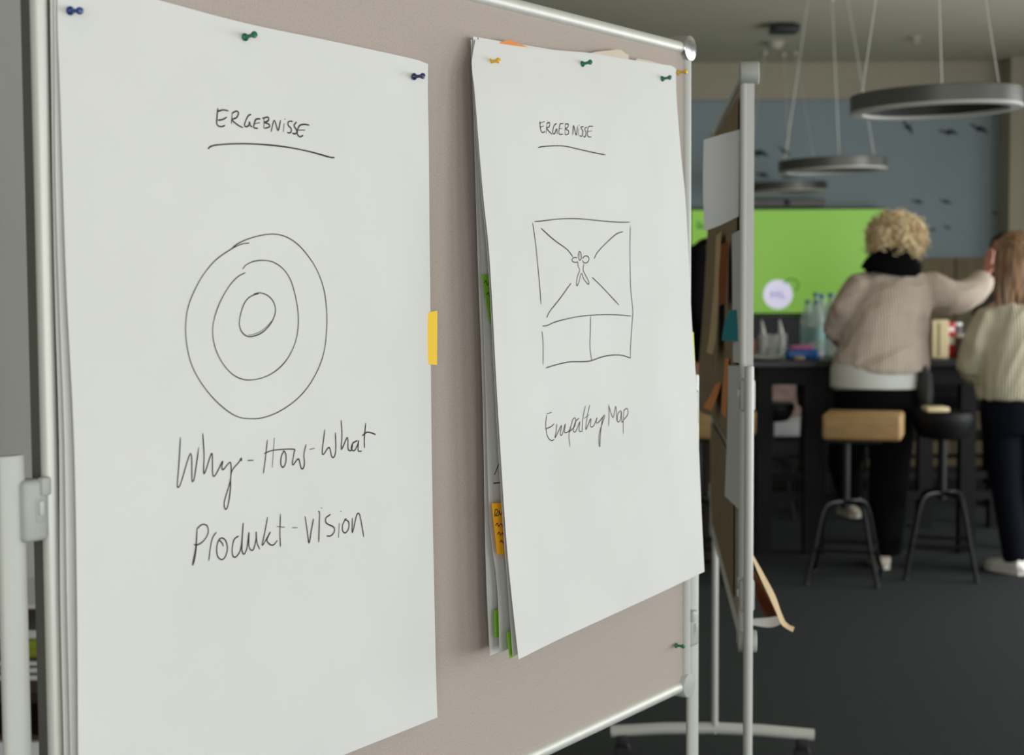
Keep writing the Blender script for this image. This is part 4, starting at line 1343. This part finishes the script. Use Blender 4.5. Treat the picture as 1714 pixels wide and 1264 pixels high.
def person(label, J, fw, extra=None, sc=1.0):
    """J: joints in world space. One continuous body mesh; returns the body object and a head-space function"""
    mb = MB()
    L, R = head_mb(mb, J['head'], fw, sc=sc)
    mb.loft([J['neck'] - V((0, 0, .03)), J['neck'], J['head'] - V((0, 0, .05)) - fw.normalized() * .01], [.062, .054, .05], 14)
    sd = (J['shR'] - J['shL']).normalized()
    pel, ch = J['pelvis'], J['neck']
    mb.loft([pel - V((0, 0, .10)), pel, pel.lerp(ch, .35), pel.lerp(ch, .65), pel.lerp(ch, .88), ch], [(.13, .09), (.15, .10), (.12, .085), (.145, .095), (.15, .075), (.06, .05)], 18, side=sd)
    for k, sgn in (('L', -1), ('R', 1)):
        a, e, w = J['sh' + k], J['el' + k], J['wr' + k]
        mb.loft([ch.lerp(a, .5) - V((0, 0, .03)), a, a.lerp(e, .5), e, e.lerp(w, .4), w], [.05, .052, .045, .037, .036, .025], 12)
        hd, hu = J.get('hand' + k, ((w - e), V((0, 0, 1))))
        hand(mb, w, hd, hu, .95, J.get('curl' + k, .3), sgn)
        h, n, an = J['hip' + k], J['kn' + k], J['an' + k]
        mb.loft([h + V((0, 0, .04)), h, h.lerp(n, .5), n, n.lerp(an, .35), an], [.08, .085, .07, .052, .05, .034], 14)
        ft = J['foot' + k]
        mb.loft([an + V((0, 0, .03)), an - V((0, 0, .03)) - ft * .02, an - V((0, 0, .045)) + ft * .08, an - V((0, 0, .055)) + ft * .15], [.034, .034, .03, .022], 12)
    o = remesh('person', mb, SKIN, None, .0075, 3)
    tag(o, label, 'person')
    for k in (-1, 1):
        build('eye', MB().ell(L(k * .032, .078, .012), (.012 * sc, .010 * sc, .009 * sc), R, 12, 8), EYE, o)
    build('mouth', MB().ell(L(0, .0925, -.062), (.021 * sc, .005 * sc, .006 * sc), R, 12, 6), LIP, o)
    return o, L, R


def shoe(parent, an, ft, m, sole, up=0.0):
    s = ft.cross(V((0, 0, 1))).normalized()
    z = V((0, 0, 1))
    base = an - z * .085
    mb = MB().loft([base - ft * .06 + z * .05, base - ft * .05 + z * .045, base + z * .05, base + ft * .08 + z * .036, base + ft * .15 + z * .028, base + ft * .18 + z * .026], [(.02, .03), (.036, .042), (.04, .046), (.046, .034), (.04, .026), (.016, .014)], 14, side=s)
    mb.loft([base + z * .05, base + z * .09 - ft * .005, base + z * .115 - ft * .01], [(.036, .045), (.036, .042), (.038, .042)], 14, side=s)
    o = build('shoe', mb, m, parent)
    v = []
    out = [(-.065, 0), (-.055, .03), (-.01, .038), (.06, .042), (.12, .046), (.165, .034), (.185, 0)]
    out = out + [(x, -y) for x, y in reversed(out[1:-1])]
    n = len(out)
    v = [base + ft * x + s * y for x, y in out] + [base + ft * x + s * y + z * .022 for x, y in out]
    build('sole', MB().add(v, [tuple(range(n - 1, -1, -1)), tuple(range(n, 2 * n))] + [(i, (i + 1) % n, n + (i + 1) % n, n + i) for i in range(n)]), sole, o, smooth=False)
    return o


def curls(mb, c, r, count, rad, seed, squash=(1, 1, 1), cut=None):
    rnd = random.Random(seed)
    for i in range(count):
        z = rnd.uniform(-1, 1)
        w = rnd.uniform(0, 2 * math.pi)
        q = math.sqrt(1 - z * z)
        d = V((q * math.cos(w) * squash[0], q * math.sin(w) * squash[1], z * squash[2]))
        if cut and cut(d):
            continue
        base = c + d * r * rnd.uniform(.80, 1.02)
        ax = d.normalized()
        a1 = ax.orthogonal().normalized()
        a2 = ax.cross(a1)
        R2 = rnd.uniform(.010, .019)
        ph = rnd.uniform(0, 6.28)
        dirv = (a1 * math.cos(ph) + a2 * math.sin(ph) + ax * rnd.uniform(0, .5) + V((0, 0, -.25))).normalized()
        b1 = dirv.orthogonal().normalized()
        b2 = dirv.cross(b1)
        pts = []
        for k in range(9):
            t = k / 8
            aa = t * 6.28 * 1.3 + ph
            pts.append(base + dirv * (t - .5) * .055 + (b1 * math.cos(aa) + b2 * math.sin(aa)) * R2)
        mb.loft(pts, [rad * .5] + [rad] * 7 + [rad * .4], 5)


SOLE = mat('pale_sole', (205, 200, 190), 0.7)
SHOEP = mat('pale_suede_shoe', (196, 184, 168), 0.8)
SHOEW = mat('white_sneaker', (220, 218, 212), 0.7)
BLKC = mat('black_cloth', (7, 7, 9), 0.95, var=0.15, spec=0.1)
NAVY = mat('dark_navy_denim', (14, 16, 25), 0.9, var=0.15, spec=0.1)


def knit(name, col):
    m = mat(name, col, 0.95, var=0.05, scale=10, spec=0.15)
    nt = m.node_tree
    tc = [n for n in nt.nodes if n.type == 'TEX_COORD'][0]
    w = nt.nodes.new('ShaderNodeTexWave')
    w.bands_direction = 'X'
    w.inputs['Scale'].default_value = 22
    w.inputs['Distortion'].default_value = 1.5
    nt.links.new(tc.outputs['Object'], w.inputs['Vector'])
    bp = nt.nodes.new('ShaderNodeBump')
    bp.inputs['Strength'].default_value = 0.5
    bp.inputs['Distance'].default_value = 0.006
    nt.links.new(w.outputs['Fac'], bp.inputs['Height'])
    nt.links.new(bp.outputs[0], nt.nodes['Principled BSDF'].inputs['Normal'])
    return m


SWE1 = knit('beige_knit', (188, 174, 160))
SWE2 = knit('cream_knit', (186, 178, 154))
SHIRT = mat('pale_shirt', (196, 198, 192), 0.8, var=0.03, bump=.2, bscale=10)
FWD = V((0, 1, 0))
X = V((1, 0, 0))

# --- woman with blonde curls ---------------------------------------
Y0 = 7.85


def j(px, py, dy=0.0):
    return at(px, py, Y0 + dy)


foot_z = .085
anR = on_floor(1476, 950); anR = V((anR.x, anR.y, foot_z))
Y0 = anR.y
J = dict(head=j(1501, 405, .10), neck=j(1500, 448, .07), shL=j(1447, 474, .06), shR=j(1556, 474, .06),
         elL=j(1404, 552, .08), wrL=j(1432, 584, .30), elR=j(1608, 498, .12), wrR=j(1650, 462, .20),
         pelvis=j(1470, 655, .0), hipL=j(1440, 672, .0), hipR=j(1498, 672, .0), knR=j(1488, 800, .02), anR=anR,
         knL=j(1416, 770, .20), anL=j(1427, 838, .36), footL=V((-.1, 1, 0)).normalized(), footR=V((.05, 1, 0)).normalized(),
         handR=(V((.22, .12, 1)), V((1, .35, -.1))), curlR=.12, handL=(V((.3, 1, -.1)), V((0, 0, 1))))
w1, L, R = person('woman with curly blonde hair in a beige sweater pointing to the right', J, V((.35, 1, -.15)))
mb = MB()
mb.loft([j(1476, 622), j(1477, 600), j(1482, 560, .02), j(1492, 515, .04), j(1499, 480, .06), j(1501, 462, .07), j(1501, 446, .07)],
        [(.236, .165), (.242, .17), (.215, .16), (.20, .15), (.19, .135), (.15, .105), (.075, .07)], 22, side=X)
mb.loft([j(1470, 478, .06), j(1442, 482, .05), j(1416, 520, .05), j(1407, 550, .08), j(1420, 572, .20), j(1431, 582, .28)], [.07, .084, .084, .082, .066, .05], 14)
mb.loft([j(1530, 482, .06), j(1556, 486, .06), j(1586, 497, .09), j(1609, 497, .12), j(1632, 482, .16), j(1648, 464, .195)], [.075, .09, .09, .086, .066, .05], 14)
folds(remesh('sweater', mb, SWE1, w1, .011, 4), .022, (1, 0, .35), 9, 2)
mb = MB()
mb.loft([j(1463, 652), j(1463, 648), j(1464, 625), j(1470, 590)], [(.20, .12), (.222, .158), (.225, .16), (.20, .14)], 22, side=X)
build('shirt', mb, SHIRT, w1)
mb = MB()
mb.loft([j(1466, 700, 0), j(1466, 680), j(1467, 655), j(1470, 620)], [(.19, .12), (.214, .15), (.213, .15), (.19, .13)], 20, side=X)
mb.loft([j(1494, 670), j(1492, 740, .01), j(1488, 800, .02), j(1483, 870, .0), j(1481, 928, 0)], [.11, .112, .10, .092, .082], 16)
mb.loft([j(1435, 675), j(1420, 730, .12), j(1414, 775, .2), j(1420, 810, .3), j(1424, 826, .34)], [.11, .10, .09, .075, .068], 16)
remesh('trousers', mb, BLKC, w1, .012, 3)
mb = MB()
mb.loft([j(1494, 456, .07), j(1496, 446, .065), j(1500, 432, .07), j(1505, 420, .08)], [(.165, .12), (.15, .115), (.115, .105), (.095, .095)], 20, side=(X + V((0, 0, .06))).normalized())
mb.loft([j(1450, 455, .05), j(1470, 445, .045), j(1495, 438, .03), j(1522, 438, .04), j(1538, 448, .06)], [.02, .038, .045, .04, .02], 12)
build('scarf', mb, BLKC, w1)
HAIRB = mat('blonde_hair', (206, 172, 118), 0.6, var=0.3, scale=18, col2=(248, 230, 190), bump=.4, bscale=50)
mb = MB()
hc = j(1500, 400, .10)
bm = bmesh.new()
bmesh.ops.create_icosphere(bm, subdivisions=5, radius=1)
for v in bm.verts:
    d = v.co.normalized()
    r = .122 + .018 * noise.noise(d * 3.0) + .014 * noise.noise(d * 8.0) + .008 * noise.noise(d * 17)
    if d.y > .3 and d.z < .25:
        r *= 1 - .42 * min(1, (d.y - .3) * 2.5)
    v.co = hc + V((d.x * 1.08, d.y, d.z * .94)) * r
mb.bm(bm)
curls(mb, hc, .132, 560, .0042, 3, (1.1, 1, .98), cut=lambda d: d.y > .45 and d.z < .3)
curls(mb, hc, .149, 260, .0020, 9, (1.08, 1, .98), cut=lambda d: d.y > .4 and d.z < .3)
build('hair', mb, HAIRB, w1)
shoe(w1, J['anR'], J['footR'], SHOEP, SOLE)
shoe(w1, J['anL'], J['footL'], SHOEP, SOLE)
BAGM = mat('dark_grey_bag', (58, 58, 56), 0.7)
mb = MB().loft([j(1547, 678, -.05), j(1545, 660, -.05), j(1545, 630, -.04), j(1540, 610, -.03)], [(.03, .07), (.045, .10), (.04, .10), (.015, .06)], 16, side=X)
bag = build('shoulder_bag', mb, BAGM, w1)

# --- woman with long brown hair -------------------------------------
an = on_floor(1698, 960)
Y0 = an.y
J = dict(head=j(1699, 432, .02), neck=j(1702, 490, .0), shL=j(1655, 528, .0), shR=j(1752, 526, .0),
         elL=j(1622, 612, .03), wrL=j(1640, 628, .25), elR=j(1778, 610, .05), wrR=j(1765, 620, .3),
         pelvis=j(1700, 690), hipL=j(1677, 705), hipR=j(1726, 705), knL=j(1684, 820, .03), knR=j(1730, 820, .02),
         anL=V((j(1698, 950).x, Y0, foot_z)), anR=V((j(1738, 950).x, Y0 + .1, foot_z)), footL=V((-.55, 1, 0)).normalized(), footR=V((.2, 1, 0)).normalized())
w2p, L, R = person('woman with long brown hair in a cream sweater at the picture edge', J, V((-.25, 1, 0)))
mb = MB()
mb.loft([j(1700, 668), j(1700, 640), j(1702, 590), j(1703, 550), j(1703, 525), j(1703, 508), j(1703, 494)], [(.196, .14), (.20, .15), (.195, .145), (.19, .135), (.165, .115), (.11, .085), (.06, .055)], 22, side=X)
mb.loft([j(1675, 535), j(1655, 538, .0), j(1634, 572, .01), j(1625, 612, .04), j(1634, 628, .15), j(1641, 632, .24)], [.07, .082, .078, .076, .06, .045], 14)
mb.loft([j(1735, 535), j(1752, 538, .0), j(1770, 572, .02), j(1778, 610, .05), j(1770, 620, .18), j(1765, 622, .28)], [.07, .08, .076, .07, .055, .042], 14)
folds(remesh('sweater', mb, SWE2, w2p, .011, 4), .024, (.45, 0, 1), 8, 5)
mb = MB()
mb.loft([j(1701, 725), j(1701, 695), j(1701, 660)], [(.17, .125), (.178, .13), (.17, .12)], 20, side=X)
mb.loft([j(1677, 705), j(1680, 760, .02), j(1685, 820, .03), j(1694, 890, .01), j(1699, 940)], [.098, .092, .076, .066, .058], 14)
mb.loft([j(1727, 705), j(1729, 760, .02), j(1731, 820, .03), j(1736, 890, .06), j(1739, 940, .1)], [.098, .092, .076, .066, .058], 14)
remesh('trousers', mb, NAVY, w2p, .012, 3)
shoe(w2p, J['anL'], J['footL'], SHOEW, SOLE)
shoe(w2p, J['anR'], J['footR'], SHOEW, SOLE)
HAIRN = mat('brown_hair', (78, 54, 36), 0.5, var=0.4, scale=30, stretch=(3, 3, .25), col2=(176, 136, 96))
mb = MB()
hc = J['head'] + V((0, -.005, .015))
fwv = V((-.25, 1, 0)).normalized()
mb.ell(hc + V((0, -.012, .012)), (.088, .10, .108), None, 24, 16)
mb.loft([hc + V((0, -.03, .04)), hc + V((0, -.05, -.05)), hc + V((-.002, -.06, -.15)), hc + V((0, -.055, -.25)), hc + V((.004, -.05, -.33))], [(.085, .08), (.092, .07), (.10, .05), (.095, .035), (.05, .015)], 24, side=X)
rnd = random.Random(5)
for i in range(240):
    w = rnd.uniform(-math.pi * .98, math.pi * .98)
    dv = V((math.sin(w), -math.cos(w), 0))
    if dv.dot(fwv) > .55:
        continue
    r0 = rnd.uniform(.092, .104)
    ln = rnd.uniform(.24, .36) if dv.y < .2 else rnd.uniform(.2, .3)
    tp = hc + V((dv.x * .02, dv.y * .02 - .01, .118))
    a1 = hc + V((dv.x * r0 * .75, dv.y * r0 * .8 - .01, .075))
    a2 = hc + V((dv.x * r0, dv.y * r0 - .012, -.02))
    a3 = hc + V((dv.x * r0 * 1.08, dv.y * .5 * r0 - .05, -.02 - ln * .5))
    a4 = hc + V((dv.x * r0 * 1.0 + rnd.uniform(-.015, .015), dv.y * .3 * r0 - .055, -.02 - ln))
    mb.loft(catmull([tp, a1, a2, a3, a4], 3), [.003] + [.0052] * 11 + [.002], 5)
build('hair', mb, HAIRN, w2p)

# --- man in black, half hidden by the second board -------------------
Y0 = 8.12
an = V((j(1186, 900).x, Y0, foot_z))
J = dict(head=j(1219, 361, .03), neck=j(1200, 408), shL=j(1168, 428, -.16), shR=j(1196, 428, .16), elL=j(1163, 520, -.20), wrL=j(1190, 575, -.14), elR=j(1198, 520, .22), wrR=j(1216, 560, .16),
         pelvis=j(1186, 625), hipL=j(1184, 640, -.09), hipR=j(1186, 640, .09), knL=j(1187, 790, -.09), knR=j(1190, 790, .09),
         anL=V((an.x, Y0 - .10, foot_z)), anR=V((an.x + .03, Y0 + .10, foot_z)), footL=V((1, -.1, 0)).normalized(), footR=V((1, .2, 0)).normalized())
m3, L, R = person('man in a black shirt standing behind the second pinboard', J, V((1, .25, 0)), sc=1.03)
mb = MB()
SD = V((.25, -1, 0)).normalized()
mb.loft([j(1186, 606), j(1186, 570), j(1184, 520), j(1183, 465), j(1184, 432), j(1196, 416), j(1200, 406)], [(.185, .125), (.19, .125), (.19, .125), (.205, .125), (.19, .105), (.11, .085), (.062, .062)], 22, side=SD)
mb.loft([j(1172, 432, -.13), j(1166, 436, -.17), j(1162, 480, -.20), j(1163, 522, -.21), j(1178, 555, -.17), j(1189, 574, -.14)], [.078, .080, .068, .060, .050, .042], 14)
mb.loft([j(1192, 432, .13), j(1196, 436, .17), j(1198, 480, .20), j(1198, 522, .22), j(1208, 545, .19), j(1215, 558, .16)], [.078, .080, .068, .060, .050, .042], 14)
folds(remesh('shirt', mb, BLKC, m3, .011, 3), .007, (0, .3, 1), 8, 1)
TROU = mat('dark_brown_trousers', (44, 36, 30), 0.9, var=0.15)
mb = MB()
mb.loft([j(1186, 655), j(1186, 630), j(1186, 600)], [(.17, .12), (.175, .125), (.17, .115)], 20, side=SD)
mb.loft([j(1184, 645, -.09), j(1186, 720, -.09), j(1187, 790, -.09), j(1187, 870, -.10), j(1187, 938, -.10)], [.10, .092, .075, .068, .062], 14)
mb.loft([j(1186, 645, .09), j(1189, 720, .09), j(1190, 790, .09), j(1195, 870, .10), j(1197, 938, .10)], [.10, .092, .075, .068, .062], 14)
remesh('trousers', mb, TROU, m3, .012, 3)
shoe(m3, J['anL'], J['footL'], BLKC, BLACKR)
shoe(m3, J['anR'], J['footR'], BLKC, BLACKR)
HAIRD = mat('dark_hair', (40, 32, 28), 0.55, var=0.3, scale=60, bump=.5, bscale=80)


def cap_hair(parent, head, fw, sc, m, seed):
    mb = MB()
    f = V((fw.x, fw.y, 0)).normalized()
    bm = bmesh.new()
    bmesh.ops.create_icosphere(bm, subdivisions=4, radius=1)
    for v in bm.verts:
        d = v.co.normalized()
        r = 1.0 + .05 * noise.noise(d * 6 + V((seed, 0, 0))) + .03 * noise.noise(d * 15)
        q = V((d.x * .086, d.y * .102, d.z * .106)) * r * sc
        face = d.dot(f)
        if face > .35 and d.z < .45:
            q *= .72
        if d.z < -.45:
            q *= .80
        v.co = head + V((0, 0, .022)) - f * .012 + q
    mb.bm(bm)
    return build('hair', mb, m, parent)


cap_hair(m3, J['head'], V((1, .25, 0)), 1.03, HAIRD, 2)

# --- dark-haired person beyond the long-haired woman ------------------
Y0 = 10.2
pz = lambda px, py, dy=0: at(px, py, Y0 + dy)
j = pz
ax = j(1682, 800).x
J = dict(head=j(1680, 421), neck=j(1684, 462), shL=j(1648, 487, .0), shR=j(1722, 487, .0), elL=j(1645, 565, -.05), wrL=j(1668, 590, -.22), elR=j(1728, 565, -.05), wrR=j(1705, 590, -.22),
         pelvis=j(1684, 630), hipL=j(1664, 640), hipR=j(1704, 640), knL=j(1664, 755, -.02), knR=j(1704, 755, -.02),
         anL=V((ax - .09, Y0, foot_z)), anR=V((ax + .09, Y0, foot_z)), footL=V((-.15, -1, 0)).normalized(), footR=V((.15, -1, 0)).normalized())
# faces the table, so towards the camera; left and right swap roles only in name
p4, L, R = person('dark-haired person in dark clothes beyond the table, behind the long-haired woman', J, V((-.4, -1, 0)))
mb = MB()
mb.loft([j(1684, 645), j(1684, 600), j(1684, 550), j(1684, 510), j(1684, 484), j(1684, 470), j(1684, 460)], [(.175, .125), (.18, .13), (.175, .125), (.18, .12), (.16, .10), (.10, .08), (.06, .06)], 20, side=X)
mb.loft([j(1664, 490), j(1649, 492, .0), j(1644, 530, -.02), j(1645, 566, -.06), j(1657, 580, -.15), j(1667, 588, -.21)], [.078, .078, .064, .056, .048, .04], 12)
mb.loft([j(1704, 490), j(1721, 492, .0), j(1726, 530, -.02), j(1728, 566, -.06), j(1716, 580, -.15), j(1706, 588, -.21)], [.078, .078, .064, .056, .048, .04], 12)
remesh('jumper', mb, TROU, p4, .012, 3)
mb = MB()
mb.loft([j(1684, 660), j(1684, 640), j(1684, 620)], [(.16, .12), (.165, .12), (.16, .11)], 18, side=X)
for s in (-1, 1):
    mb.loft([j(1684 + s * 20, 645), j(1684 + s * 21, 755, -.02), V((ax + s * .09, Y0, .13))], [.095, .07, .058], 14)
remesh('trousers', mb, BLKC, p4, .012, 3)
shoe(p4, J['anL'], J['footL'], BLKC, BLACKR)
shoe(p4, J['anR'], J['footR'], BLKC, BLACKR)
cap_hair(p4, J['head'], V((-.4, -1, 0)), 1.0, HAIRD, 4)
